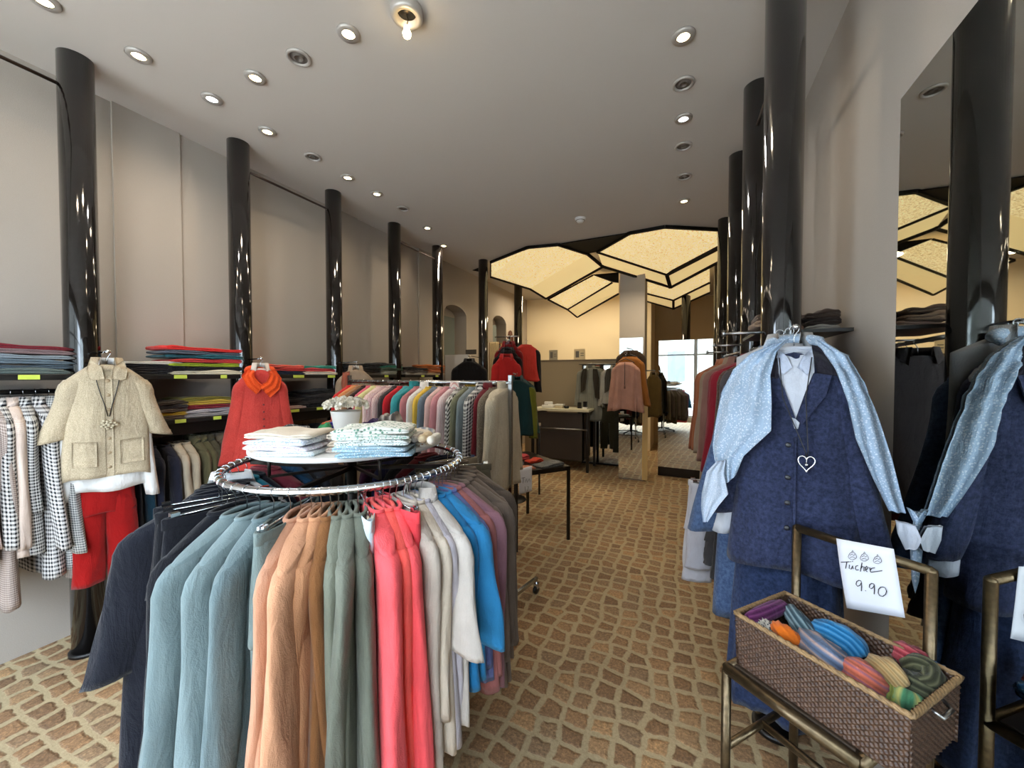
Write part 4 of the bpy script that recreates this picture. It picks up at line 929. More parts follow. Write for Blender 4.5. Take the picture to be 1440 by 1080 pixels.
for u,v,w,d,h,nm,mt in ((.16,.10,.13,.12,.02,'salmon pink top folded at the near table edge',cloth((204,140,112))),(.40,.10,.26,.15,.03,'grey spotted top with pale bow at the table corner',fl((150,152,150),(96,98,98),.6)),(.14,.28,.14,.12,.045,'round light grey top left of the spotted one',cloth((136,140,144),'melange',(160,164,168))),
    (.36,.30,.16,.10,.03,'orange red top behind the spotted one',cloth((206,70,48))),(.30,.46,.14,.10,.04,'rose red top in the middle of the table',cloth((206,84,88))),(.12,.47,.12,.10,.04,'deep red top at the left of the table',cloth((170,36,48))),(.2,.66,.14,.12,.05,'dark top at the back of the table',cloth((60,52,60)))):
    folded(nm,on_t(u,v),w,d,h,mt,ta+R(4),int(u*100),kind='folded_shirt',cat='folded top')
def sheet(name,lab,P,mat,th=.0006,strokes=[],origin=None):
    P=[Vector(p) for p in P]; n=(P[1]-P[0]).cross(P[3]-P[0]).normalized()
    cam_=Vector((0,0,EYE)); 
    if n.dot(cam_-P[0])<0: n=-n
    t=thing(name,lab,'sign',P[0]); V=[];g=8
    for i in range(g+1):
        for j in range(g+1):
            u,v=j/g,i/g; a=P[0].lerp(P[1],u); b=P[3].lerp(P[2],u); V.append(a.lerp(b,v)-P[0]+n*.004*math.sin(math.pi*v)*math.sin(2*u+1))
    Fc=[(i*(g+1)+j,i*(g+1)+j+1,(i+1)*(g+1)+j+1,(i+1)*(g+1)+j) for i in range(g) for j in range(g)]
    o=mobj('paper',V,Fc,mat,t); md=o.modifiers.new('thick','SOLIDIFY'); md.thickness=th
    def onp(x,y):
        d=Vector(_f+_r*(x-720)/F-_u*(y-540)/F); tt=(P[0]-cam_).dot(n)/d.dot(n); return cam_+d*tt-P[0]+n*.0075
    ink=plain('ink',(34,34,40),.6)
    big=len(strokes)>12; cuts=[(0,12,'written_word'),(12,16,'written_price')]+[(k,k+4,'printed_drawing') for k in range(16,len(strokes),4)] if big else [(0,len(strokes),'handwriting')]
    for i0,i1,nm in cuts:
        mb=MB()
        for s,w in strokes[i0:i1]: mb.tube([onp(x,y) for x,y in s],w,5)
        if mb.V: mb.o(nm,ink,t)
    return t
m_paper=plain('paper',(226,228,236),.8)
pl=[at(729,660,Y=3.02),at(748,655,Y=3.10),at(748,690,Y=3.10),at(730,696,Y=3.02)]
sheet('price_sheet','small white handwritten price sheet hanging from the steel display table',pl,m_paper,strokes=[([(733,672),(738,671)],.0016),([(735.5,671.5),(735,679)],.0016),([(738,678),(740,673),(741,678),(744,673),(745,677)],.0014),([(738,684),(738.5,690)],.0014),([(741,684),(743,684),(742,688),(740.5,690)],.0014)])
# ------------------------------------------------------------ counter, partition and things near the back
ct=thing('counter','dark shop counter with pale top and steel frame in front of the partition','counter',(-2.32,6.03,0))
MB().box((-.02,.0,.965),(.95,.55,1.0)).o('counter_top',plain('counter_top',(204,200,176),.4),ct)
mt=plain('counter_panel',(48,38,30),.5)
MB().box((.06,.03,.18),(.86,.05,.94)).box((.06,.03,.18),(.08,.52,.94)).box((.84,.03,.18),(.86,.52,.94)).o('panel',mt,ct)
for x in (0.0,.93):
    for y in (.01,.53): MB().box((x-.02,y-.015,0),(x+.02,y+.02,.965)).o('leg',m_dark,ct)
MB().tube([(0,-.005,.68),(.93,-.005,.68)],.014,8).o('rail',m_steel,ct,True)
fx=thing('till','small white desk telephone and till on the counter','telephone',(-2.20,6.15,1.0))
bevel(MB().box((0,0,0),(.2,.18,.05)).o('base',m_white,fx),.008); bevel(MB().box((.01,.1,.05),(.15,.16,.10)).o('handset',m_white,fx),.008)
MB().box((.02,.02,.05),(.04,.04,.056)).box((.05,.02,.05),(.07,.04,.056)).box((.08,.02,.05),(.1,.04,.056)).o('key',m_dark,fx)
cb=thing('card_box','cream cardboard box right of the white telephone','box',(-1.97,6.17,1.0)); bevel(MB().box((0,0,0),(.13,.12,.06)).o('box_body',plain('card',(206,196,170),.8),cb),.003); MB().box((-.004,-.004,.045),(.134,.124,.066)).o('lid',m_white,cb)
tag(MB().lathe([(0,0),(.035,0),(.045,.02),(.042,.04),(.03,.045),(0,.045)],(0,0,0),20).o('tape_dispenser',m_plast,None,True,loc=(-1.78,6.2,1.0)),'small round black item beside the cream box','desk item')
tag(MB().box((0,0,0),(.06,.02,.10)).o('card_stand',m_plast,None,loc=(-1.62,6.3,1.0)),'small black card stand on the counter, left one','card stand')
t=thing('camera_dock','black box on a pale foot at the right of the counter','desk item',(-1.50,6.2,1.0)); MB().box((0,0,.03),(.06,.05,.12)).o('box_body',m_plast,t); MB().box((-.01,0,0),(.06,.06,.03)).o('foot',m_white,t)
# stool before the counter
st=thing('stool','dark wooden stool with flat seat left of the counter','stool',(-2.02,4.55,0),R(20))
MB().box((0,0,.86),(.36,.3,.9)).o('seat',plain('dark_wood',(76,58,40),.4),st)
for x in (.02,.34):
    for y in (.02,.28): MB().box((x-.012,y-.012,0),(x+.012,y+.012,.86)).o('leg',m_dark,st)
MB().box((.02,.02,.3),(.34,.28,.32)).o('foot_shelf',m_dark,st)
m_part=plain('partition_grey_beige',(150,136,112),.8,bump=.05,bscale=200)
pw=thing('partition_wall','beige half height partition behind the counter with a dark capping','partition',(-2.75,6.75,0))
MB().box((0,0,0),(1.87,.06,1.80)).o('panel',m_part,pw); MB().box((-.01,-.01,1.80),(1.88,.08,1.83)).o('capping',plain('cap_brown',(110,96,76),.5),pw)
def card(x,y0,y1,w,lab,c):
    p=at(x,y1,Y=6.78); h=at(x,y0,Y=6.78)[2]-p[2]
    t=thing('print_card',lab,'card',(p[0],6.78,1.83)); MB().box((-w/2,0,0),(w/2,.008,h)).o('board',plain('card_'+lab[:4],c,.7),t)
    MB().box((-w*.35,-.002,h*.2),(-w*.05,0,h*.8)).box((w*.08,-.002,h*.55),(w*.38,0,h*.62)).box((w*.08,-.002,h*.35),(w*.38,0,h*.42)).o('print',plain('print_grey',(110,106,98),.8),t)
card(778,492,506,.16,'small grey card standing on the partition, left one',(168,158,136))
card(815,491,506,.2,'cream card with fine lines standing on the partition, right one',(226,208,168))
# framed standing mirror on the partition
fm=thing('framed_mirror','dark framed mirror leaning on the partition right of the counter','mirror',(-1.62,6.70,0))
MB().box((0.,0,.02),(.66,.012,1.72)).o('mirror_glass',m_mirror,fm)
MB().box((-.02,-.02,0),(.0,.02,1.75)).box((.66,-.02,0),(.69,.02,1.75)).box((0,-.02,1.72),(.66,.02,1.75)).box((0,-.02,0),(.66,.02,.03)).o('frame',m_dark,fm)
wr=thing('wall_bar','thin steel bar above the framed mirror holding two grey outfits','rail',(-1.65,6.52,1.74))
MB().tube([(0,0,0),(.78,0,0)],.008,8).tube([(0,0,0),(0,.22,0)],.006,8).tube([(.78,0,0),(.78,.22,0)],.006,8).o('tube',m_steel,wr,True)
def outfit(x,Y,z,desc,rz,c,scarf,sdesc,L=.9,**k):
    t=garment('tunic',desc,(x,Y,z),rz,c,L=L,tk=.05,tkh=.07,hw=.19,collar='shirt',**k)
    fd=front_depth(body_of(t)); s=thing('scarf',sdesc,'scarf',(x,Y,z),rz)
    overlay('scarf_end',fd,[(-.12,-.10,-.05,-.10),(-.15,-.25,-.05,-.25),(-.15,-.50,-.08,-.45)],scarf,s,.02,.015,8,.012,2,3); overlay('scarf_end',fd,[(.05,-.10,.12,-.10),(.05,-.25,.15,-.25),(.09,-.58,.16,-.6)],scarf,s,.02,.015,8,.012,2,5)
    return t
outfit(-1.45,6.50,1.755,'grey pinstriped tunic hanging before the framed mirror',R(5),cloth((104,106,100),'stripe',(128,130,122),.4),cloth((48,44,38)),'dark brown scarf over the grey pinstriped tunic',hlabel='hanger of the grey pinstriped tunic before the framed mirror')
outfit(-1.04,6.48,1.755,'silver grey jacket between mirror and pink top',R(0),cloth((146,146,140),'melange',(170,168,160)),cloth((60,58,52)),'dark green scarf tied over the silver grey jacket',L=.6,hlabel='hanger of the silver grey jacket beside the framed mirror')
garment('trousers','dark green trousers below the silver grey jacket, left pair',(-1.14,6.5,1.12),0,cloth((44,44,34)),collar='waist',L=.75,hw=.12,hlabel='clip hanger of the left dark green trousers below the silver jacket')
garment('trousers','dark green trousers below the silver grey jacket, right pair',(-.93,6.5,1.12),0,cloth((38,38,32)),collar='waist',L=.8,hw=.12,hlabel='clip hanger of the right dark green trousers below the silver jacket')
tag(MB().tube([(-1.30,6.5,1.12),(-.78,6.5,1.12)],.007,8).o('trouser_bar',m_dark,None,True),'thin dark bar carrying the dark green trousers','rail')
# square column with mirror cladding
struct(MB().box((-.885,5.90,0),(-.53,6.30,CEIL)).o('wall_column',m_wall))
cm=thing('pier_mirror','narrow tall mirror fixed on the front of the square pier','mirror',(-.885,5.90,0))
MB().box((.0,-.012,.02),(.335,-.002,2.1)).o('mirror_glass',m_mirror,cm); MB().box((.335,-.02,.02),(.352,-.002,1.5)).o('gold_edge',plain('brass_wood',(214,180,112),.4),cm)
MB().box((.352,-.018,.02),(.41,-.0,1.2)).o('side_board',plain('light_wood',(206,176,118),.5),cm)
# tops hanging in front of the pier
fa=thing('hanging_hook','steel arm reaching forward from the square pier','display arm',(-.70,5.88,1.93)); MB().tube([(0,0,0),(0,-.55,-.02)],.007,10).o('rod',m_steel,fa,True)
for i,(y,desc,c,kk) in enumerate(((5.72,'dark brown sweater at the back of the pier display',(52,40,32),dict(hw=.165,L=.62,sl=.6,zt=-.03)),(5.55,'mustard brown sweater between brown and pink tops',(146,92,40),dict(hw=.16,L=.62,sl=.58,zt=-.13,slk=dict(lean=.10,b0=.04,a0=.065,x0=.185))))):
    garment('sweater',desc,(-.70+.01*i,y,1.93),R(4*i-3),cloth(c),tk=.05,tkh=.06,collar='crew',neckw=.09,hlabel='thin black hanger inside the '+desc[:40],**kk)
t=garment('blouse','dusty pink wide blouse hanging in front of the square pier',(-.72,5.36,1.86),R(0),cloth((178,134,118)),L=.66,hw=.15,hem=.165,tk=.06,tkh=.07,collar='crew',neckw=.085,zt=-.14,sl=.56,curve=-.03,fa=.26,nf=6,slk=dict(lean=.07,a0=.06,a1=.045,b0=.045,b1=.04,x0=.175),hlabel='thin black hanger inside the dusty pink blouse')
fd=front_depth(body_of(t)); n=thing('necklace','dark tassel necklace hanging on the dusty pink blouse','necklace',(-.72,5.36,1.86)); MB().tube([(0.0,fd(0,-.18)-.02,-.14),(0,fd(0,-.3)-.02,-.3),(0,fd(0,-.42)-.02,-.44)],.004,6).o('cord',m_dark,n,True); MB().lathe([(0,-.05),(.012,-.045),(.008,-.01),(0,0)],(0,fd(0,-.45)-.02,-.44),10).o('pendant',plain('pendant_wood',(110,70,56),.5),n,True)
# slanted tall mirror closing the aisle
sm=thing('tall_mirror','tall frameless mirror on a dark plinth at the end of the aisle','mirror',(-.36,6.34,0),R(-4))
MB().box((0,0,.14),(.74,.02,2.08)).o('mirror_glass',m_mirror,sm); MB().box((0,.01,0),(.74,.07,.14)).o('plinth',m_dark,sm)
# small rail right of the pier with olive garments
ra=thing('side_rail','short steel rail bracketed to the pier beside the tall mirror','clothes rail',(-.41,5.93,0)); MB().tube([(0,0,1.62),(0,.33,1.62)],.008,8).o('tube',m_steel,ra,True); MB().tube([(-.12,.06,1.62),(0,.06,1.62)],.008,8).o('bracket',m_steel,ra,True); MB().tube([(-.12,.27,1.62),(0,.27,1.62)],.008,8).o('bracket',m_steel,ra,True)
for i,(c,desc) in enumerate((((88,70,34),'olive brown jacket right of the pink blouse'),((60,52,40),'dark khaki jacket right of the pink blouse'),((44,44,42),'charcoal jacket nearest the tall mirror'))):
    garment('jacket',desc,(-.41,5.98+.10*i,1.633),R(4),cloth(c),L=.62,hw=.085,hem=.095,neckw=.045,sl=.5,collar='shirt',slk=dict(x0=.10,a0=.035,a1=.03,lean=.02),hlabel='hanger inside the '+desc)
# ------------------------------------------------------------ display left of the counter: red and green jackets
ds=thing('t_stand','black T shaped display stand behind the chrome rack','display stand',(-1.98,4.35,0))
MB().tube([(0,0,0),(0,0,2.03)],.014,10).o('post',m_black,ds,True); MB().tube([(-.2,0,2.03),(.12,0,2.03)],.008,8).tube([(0,.0,1.99),(.14,-.42,1.95)],.008,8).tube([(0,.0,1.60),(.3,-.5,1.56)],.008,8).o('arm',m_steel,ds,True)
MB().lathe([(0,.015),(.2,.012),(.21,0)],(0,0,0),28).o('base',m_black,ds,True)
for i,(c,desc,dz) in enumerate((((130,24,30),'dark red jacket, topmost of the red stack on the stand',0),((30,26,30),'black jacket behind the red ones on the stand',-.0),((186,40,38),'scarlet jacket, lower one of the red stack',-.10))):
    garment('jacket',desc,(-1.94+.04*i,4.24-.12*i,1.985-.013*i+dz*0),R(18+8*i),cloth(c),L=.40,hw=.13,hem=.19,tk=.04,tkh=.05,collar='shirt',sl=.42,slope=.075,zt=-.06-.07*i,hlabel='wire hanger inside the '+desc)
garment('jacket','coral red jacket with pale lining and dark sleeve on the stand',(-1.80,4.46,2.0),R(55),cloth((206,60,50)),cloth((26,24,28)),L=.45,hw=.17,hem=.2,tk=.04,tkh=.05,sl=.5,hlabel='wire hanger inside the coral red jacket')
for i,(c,desc) in enumerate((((34,48,60),'ink blue jacket at the back of the green stack'),((30,72,70),'petrol green jacket in the green stack'),((20,52,56),'dark teal jacket with olive shoulders at the front'))):
    garment('jacket',desc,(-1.80+.05*i,4.16-.12*i,1.60-.013*i),R(42),cloth(c),cloth((108,112,36)) if i==2 else None,L=.62,hw=.19,hem=.24,tk=.05,tkh=.06,collar='shirt',sl=.52,slope=.085,hlabel='wire hanger inside the '+desc)
# pale long scarves and carved wooden board near the sixth and seventh columns
p=at(697,482,Y=5.6); sr=thing('scarf_rail','thin wooden rail carrying the long sand coloured scarves','rail',p); MB().tube([(-.11,0,0),(.25,.0,-.03)],.009,8).tube([(-.11,0,0),(-.11,0,-p[2])],.009,8).tube([(.1,0,-.02),(.1,0,-p[2])],.009,8).o('rod',plain('wood_light',(150,110,70),.5),sr,True)
for k in range(6):
    L=random.Random(k).uniform(.85,1.05)
    o=MB().tube([(0,0,.012),(0,-.012,-.02),(.004,-.014,-L*.4),(-.003,-.012,-L*.75),(0,-.014,-L)],[.010,.013,.012,.015,.011],8).o('scarf',cloth((164,142,104),'thin',(206,188,150)),None,True,loc=(p[0]-.09+.027*k,5.6,p[2]))
    tag(o,'long sand coloured scarf hanging beside the sixth column','scarf','long sand coloured scarves beside the sixth column')
p=at(717,472,Y=5.85); wb=thing('carved_board','tall carved brown wooden board standing beside the seventh column','wooden board',(p[0],5.85,0))
MB().box((-.05,0,0),(.05,.035,2.2)).lathe([(0,2.2),(.04,2.22),(.03,2.28),(0,2.3)],(0,.017,0),16).o('board',plain('carved_wood',(96,54,32),.5,bump=.3,bscale=20,var=.2),wb); MB().box((-.022,-.006,1.98),(.022,0,2.2)).o('carved_panel',plain('carved_pale',(150,120,90),.6),wb)
sg=at(664,491,Y=5.0); tag(MB().box((-.09,0,0),(.09,.01,.07)).o('sign_board',plain('sign_dark',(70,64,56),.6),None,loc=(sg[0],4.96,1.86)),'tiny dark sign standing on the white partition panel','sign')
# ------------------------------------------------------------ right side: suit display on the first right column
SL=at(1117,458,Y=1.72); SR=R(-12)
peg(SL-np.array([0,0,.002]),(0.02,-1),'chrome arm with round end knob holding the navy velvet suit',.2)
for i,(yy,xx,lb) in enumerate(((1.98,.16,'nearest'),(2.74,.17,'middle'),(3.53,.17,'farthest'))):
    a=thing('side_hook','steel arm reaching from a right column towards the aisle, %s of three'%lb,'display arm',(xx,yy-.02,1.735)); MB().tube([(0,0,0),(.18,0,0)],.006,10).tube([(0,0,-.012),(0,0,.014)],.008,10).o('rod',m_steel,a,True)
den=cloth((56,76,112),'velvet',(88,110,146)); nvy=cloth((34,40,64),'velvet',(58,66,96)); pb=cloth((172,192,214),'melange',(198,212,230)); wht=cloth((206,212,224))
cl=(SL[0]-.02,SL[1]+.13,SL[2]-.0)
garment('coat','denim blue velvet coat hanging behind the navy suit',cl,SR,den,L=1.12,hw=.17,hem=.225,tk=.045,tkh=.06,sl=.60,collar='shirt',slope=.10,zt=-.10,fa=.14,slk=dict(lean=.13,a0=.07,a1=.07,b0=.055,b1=.05,x0=.19),hlabel='white hanger inside the denim blue velvet coat',hk='clear')
garment('blouse','light grey blouse between the denim coat and the navy suit',(SL[0]-.0,SL[1]+.07,SL[2]),SR,cloth((176,178,182)),L=.6,hw=.175,hem=.19,tk=.03,tkh=.04,sl=0,collar='shirt',slope=.05,zt=-.06,hlabel='clear hanger inside the light grey blouse',hk='clear')
garment('shirt','pale blue shirt worn inside the navy suit jacket',tuple(SL),SR,wht,L=.70,hw=.135,hem=.16,tk=.035,tkh=.045,sl=.60,collar='crew',slope=.075,zt=-.085,neckw=.062,hlabel=False,slk=dict(lean=.10,a0=.042,a1=.04,b0=.035,b1=.03,x0=.155))
suit=garment('jacket','navy velvet suit jacket with pale blue scarf and open collar',tuple(SL),SR,nvy,L=.80,hw=.15,hem=.205,tk=.065,tkh=.09,sl=.52,collar=None,slope=.085,zt=-.10,neckw=.075,fa=.10,nf=4,curve=-.035,drop=.02,
   slk=dict(lean=.10,a0=.056,a1=.052,b0=.05,b1=.045,x0=.168),hlabel='clear hanger with steel hook inside the navy suit jacket',hk='clear')
fd=front_depth(body_of(suit))
ins=overlay('shirt_front',fd,[(-.045,-.10,.055,-.10),(-.045,-.17,.058,-.17),(-.02,-.27,.035,-.27),(.005,-.37,.015,-.37)],wht,suit,.006,.004,8,.003,2,3); ins['label']='pale shirt front in the open neck'
overlay('lapel',fd,[(-.10,-.085,-.05,-.075),(-.10,-.17,-.044,-.17),(-.07,-.19,-.044,-.195)],cloth((38,36,46)),suit,.018,.006,6)
overlay('lapel',fd,[(.05,-.075,.095,-.085),(.056,-.13,.12,-.17),(.066,-.175,.118,-.185)],cloth((38,36,46)),suit,.018,.006,6)
overlay('lapel_lower',fd,[(-.09,-.175,-.046,-.18),(-.066,-.23,-.026,-.23),(-.005,-.33,.008,-.335)],nvy,suit,.013,.006,6)
overlay('lapel_lower',fd,[(.055,-.175,.105,-.18),(.034,-.24,.09,-.25),(.008,-.335,.026,-.355)],nvy,suit,.013,.006,6)
overlay('shirt_collar',fd,[(-.048,-.085,-.02,-.115),(-.05,-.12,-.004,-.155),(-.04,-.175,-.03,-.18)],cloth((190,200,220)),suit,.016,.004,5)
overlay('shirt_collar',fd,[(.026,-.115,.054,-.085),(.010,-.155,.056,-.12),(.036,-.18,.046,-.175)],cloth((190,200,220)),suit,.016,.004,5)
overlay('front_seam',fd,[(.004,-.40,.012,-.40),(.002,-.87,.012,-.87)],nvy,suit,.004,.004,3)
buttons(fd,[(-.012,-.43),(-.012,-.545),(-.012,-.635),(-.012,-.725)],plain('navy_button',(20,22,34),.3),suit,.009)
buttons(fd,[(.006,-.19),(.006,-.235),(.007,-.28)],plain('pearl_button',(190,196,206),.3),suit,.006)
def L2(px,py): return (px-1117)/376.0, -(py-458)/376.0
def prows(rows): return [L2(a,b)+L2(c,d) for a,b,c,d in rows]
def fds(x,z):   # suit front including the sleeves beside it
    b=fd(max(-.14,min(.14,x)),z); return b+max(0,abs(x)-.14)*.5
s=thing('scarf','pale blue embroidered scarf draped over the shoulders of the navy suit','scarf',tuple(SL),SR)
pbe=cloth((160,182,206),'floral',(206,218,232),.55)
overlay('scarf_end',fds,prows([(1094,484,1112,478),(1068,496,1098,494),(1046,518,1092,526),(1031,552,1094,562),(1024,590,1094,600),(1019,632,1076,622),(1022,652,1062,640),(1036,688,1052,670)]),pbe,s,.03,.014,16,.016,2.5,3,.018)
overlay('scarf_end',fds,prows([(1132,478,1150,484),(1146,492,1172,502),(1160,520,1188,535),(1172,560,1202,580),(1180,605,1215,630),(1196,650,1224,675),(1212,690,1228,692)]),pbe,s,.03,.014,10,.014,2,5,.012)
MB().tube([(.085*math.cos(a),.05*math.sin(a)+.01,-.075+.03*math.sin(a)) for a in np.linspace(-.2,math.pi+.2,16)],[.012]*3+[.02]*10+[.012]*3,10).o('scarf_back',pbe,s,True)
fl_=lambda x,z:-.085
s2=thing('shirt_cuff','white crumpled shirt cuff hanging below the left sleeve of the suit','cuff',tuple(SL),SR)
s2.name='hanging_cloth'
overlay('cloth',fl_,prows([(1028,652,1040,648),(1016,668,1038,668),(1010,700,1044,696),(1009,720,1032,715),(1012,744,1018,742)]),cloth((190,204,222),'floral',(214,222,236),.4),s2,.0,.012,10,.012,2,2)
s2['label']='white crumpled cloth end hanging below the left jacket sleeve'; s2['category']='cloth'
s3=thing('cloth_ribbon','pale blue cloth ends hanging from the right jacket sleeve','cloth',tuple(SL),SR)
overlay('cuff',lambda x,z:-.05,prows([(1218,700,1234,702),(1220,716,1240,718),(1226,732,1236,730)]),wht,s3,.0,.012,6,.008,1.5,2)
overlay('cloth',lambda x,z:-.03,prows([(1228,684,1236,688),(1234,700,1248,708),(1232,732,1250,738),(1234,770,1250,776),(1240,800,1254,806),(1250,822,1254,824)]),pbe,s3,.0,.01,6,.01,1.5,4)
hn=thing('necklace','silver open heart pendant on a dark cord over the navy suit','necklace',tuple(SL),SR)
cx,cz=L2(1132,640); y0=fd(cx,cz)-.02
H=[]
for k in range(48):
    a=2*math.pi*k/48; hx=16*math.sin(a)**3; hz=13*math.cos(a)-5*math.cos(2*a)-2*math.cos(3*a)-math.cos(4*a); H.append((cx+hx*.00145,y0,cz+hz*.0019))
MB().tube(H,.0024,8,closed=True).o('heart_ring',m_chrome,hn,True)
MB().tube([(cx,y0,cz+.012),(cx,y0,cz-.004)],.0015,6).lathe([(0,-.006),(.005,-.003),(.006,.001),(0,.006)],(cx,y0,cz-.006),12).o('heart_drop',m_chrome,hn,True)
MB().tube([(-.042,fd(-.04,-.12)-.028,-.12),(-.03,fd(-.03,-.28)-.02,-.26),(cx-.004,y0,cz+.04),(cx,y0,cz+.018)],.0018,6).tube([(.05,fd(.05,-.12)-.028,-.12),(.035,fd(.03,-.28)-.02,-.26),(cx+.004,y0,cz+.04),(cx,y0,cz+.018)],.0018,6).o('cord',m_black,hn,True)
garment('skirt','long navy velvet skirt hanging below the suit jacket',(SL[0]-.01,SL[1]+.045,1.02),SR,cloth((32,44,72),'velvet',(52,66,100)),collar='waist',legs=False,L=.66,hw=.16,hem=.205,tk=.06,tkh=.09,hlabel='clip hanger of the long navy velvet skirt')
# rail between the right columns with mixed garments
for (a,b,lab) in ((2.06,2.67,'between the first and second right columns'),(2.82,3.46,'between the second and third right columns')):
    t=thing('column_rail','steel rail '+lab,'clothes rail',(.29,a,1.70)); t.location.x=.30+(3.38-a)*.09; MB().tube([(0,0,0),((a-b)*.09,b-a,0)],.010,12).o('tube',m_steel,t,True)
RX=.29
for y,kd,desc,mt,a in [(3.38,'cardigan','rust brown cardigan farthest on the right rails',cloth((136,80,54)),{}),(3.24,'cardigan','orange brown cardigan, second farthest on the right rails',cloth((150,92,62)),{}),(3.08,'jacket','grey beige jacket with white collar on the right rails',cloth((140,122,106)),dict(L=.9)),
    (2.93,'jacket','taupe rose jacket between beige and maroon clothes',cloth((128,92,84)),dict(L=.85)),(2.60,'coat','long maroon coat, left of two on the right rails',cloth((112,32,42)),dict(L=.8,hw=.19)),(2.50,'coat','long maroon coat with white button, right of two',cloth((124,28,40)),dict(L=.8,hw=.2)),
    (2.40,'jacket','dark brown patterned jacket right of the maroon coats',cloth((70,54,46),'speckle',(100,84,70)),{}),(2.30,'jacket','charcoal jacket behind the denim coat shoulder',cloth((70,66,68)),dict(L=.7))]:
    a=dict(a); garment(kd,desc,(.30+(3.38-y)*.09,y,1.7115),R(random.Random(int(y*100)).uniform(-5,5)),mt,L=a.pop('L',.6),hw=a.pop('hw',.18),tk=a.pop('tk',.03),sl=.56,collar='shirt',hlabel='black hanger inside the '+' '.join(desc.split(' ')[:11]),slk=dict(lean=.05),**a)
t=thing('column_shelf','narrow black shelf behind the first right column carrying folded brown trousers','shelf',(.30,2.10,1.755)); MB().box((0,0,-.015),(.36,.42,0)).o('board',m_black,t)
for i,(x,y,w,h,nm,c) in enumerate(((.42,2.3,.17,.025,'beige patterned folded shawl left of the first right column',(160,128,112)),(.40,2.28,.18,.032,'light brown folded shawl left of the first right column',(134,110,90)),(.40,2.29,.16,.03,'dark brown folded shawl on top, left of the column',(92,74,60)))):
    folded(nm,(x,y,1.755+[0,.026,.059][i]),w,.2,h,cloth(c),R(0),300+i,kind='folded_shawl',cat='folded clothes')
for i,(h,nm,c) in enumerate(((.025,'grey white folded top behind the suit, right of the column',(170,166,160)),(.03,'black brown folded top right of the column',(48,40,38)),(.035,'dark brown folded top, uppermost right of the column',(64,52,46)))):
    folded(nm,(.575,2.3,1.755+[0,.026,.057][i]),.13,.22,h,cloth(c),R(0),310+i,kind='folded_shirt',cat='folded clothes')
# ------------------------------------------------------------ tubular chair, price sheet, basket of scarves
U=Vector((.765,-.644,0)); Vv=Vector((.644,.765,0)); FL=Vector((.128,1.335,0)); CW=.33; CD=.365; SZ=.66
ch=thing('tube_chair','bronze tubular metal chair carrying the wicker basket','chair',(0,0,0))
BL=FL+Vv*CD; BR=BL+U*CW; FR=FL+U*CW; z_=lambda p,z: Vector((p.x,p.y,z))
tr=.0135
MB().tube([z_(BL,0),z_(BL,1.02)],tr,12).tube([z_(BL,1.02),z_(BR,1.02)],tr,12).tube([z_(BR,1.02),z_(BR,0)],tr,12).lathe([(0,-tr),(tr*.9,-.006),(tr,0),(tr*.9,.006),(0,tr)],z_(BL,1.02),12).lathe([(0,-tr),(tr*.9,-.006),(tr,0),(tr*.9,.006),(0,tr)],z_(BR,1.02),12).o('back_frame',m_bronze,ch,True)
for p in (FL,FR): MB().tube([z_(p,0),z_(p,SZ-.02)],tr,12).o('leg',m_bronze,ch,True)
MB().tube([z_(FL,SZ-.012),z_(FR,SZ-.012)],.017,14).o('seat_rail',m_bronze,ch,True)
MB().tube([z_(BL,SZ-.012),z_(BR,SZ-.012)],.014,14).tube([z_(FL,SZ-.012),z_(BL,SZ-.012)],.014,14).tube([z_(FR,SZ-.012),z_(BR,SZ-.012)],.014,14).o('seat_rail',m_bronze,ch,True)
MB().tube([z_(FL,.40),z_(BL,.40)],.011,12).tube([z_(FR,.40),z_(BR,.40)],.011,12).tube([z_(FL+Vv*CD*.5,.40),z_(FR+Vv*CD*.5,.40)],.011,12).o('stretcher',m_bronze,ch,True)
q=MB(); q.prism([(p.x,p.y) for p in (FL+U*.015+Vv*.015,FR-U*.015+Vv*.015,BR-U*.015-Vv*.015,BL+U*.015-Vv*.015)],SZ-.012,SZ+.003); bevel(q.o('seat',plain('seat_leather',(60,48,36),.5),ch),.003)
nP=Vv.copy(); 
def onback(x,y,off=.018):
    d=Vector(_f+_r*(x-720)/F-_u*(y-540)/F); c=Vector((0,0,EYE)); p0=z_(BL,1)-nP*off; t_=(p0-c).dot(nP)/d.dot(nP); return c+d*t_
Z6=lambda L: [(940+a/4.235,640+b/4.235) for a,b in L]
w_=.0011
st_=[([(1035,635),(1085,632)]),([(1070,632),(1066,652),(1062,672)]),([(1085,650),(1083,672),(1095,676),(1105,655),(1108,675)]),([(1092,630),(1093,634)]),([(1103,628),(1104,632)]),([(1136,655),(1124,658),(1120,672),(1126,682),(1140,680)]),
 ([(1160,638),(1155,660),(1150,690)]),([(1152,674),(1162,660),(1172,662),(1172,688)]),([(1180,680),(1192,676),(1196,664),(1188,658),(1181,668),(1182,684),(1192,692)]),([(1206,666),(1210,692)]),([(1210,680),(1220,670),(1236,668)]),([(1212,694),(1245,690),(1280,685)]),
 ([(1156,748),(1142,742),(1128,750),(1124,766),(1134,778),(1148,772),(1156,752),(1158,780),(1156,806)]),([(1180,802),(1183,806)]),([(1232,766),(1218,760),(1205,768),(1203,784),(1214,792),(1226,786),(1233,768),(1234,796),(1232,824)]),
 ([(1272,782),(1258,796),(1256,818),(1266,834),(1284,838),(1300,826),(1306,806),(1298,788),(1284,782),(1270,784)])]
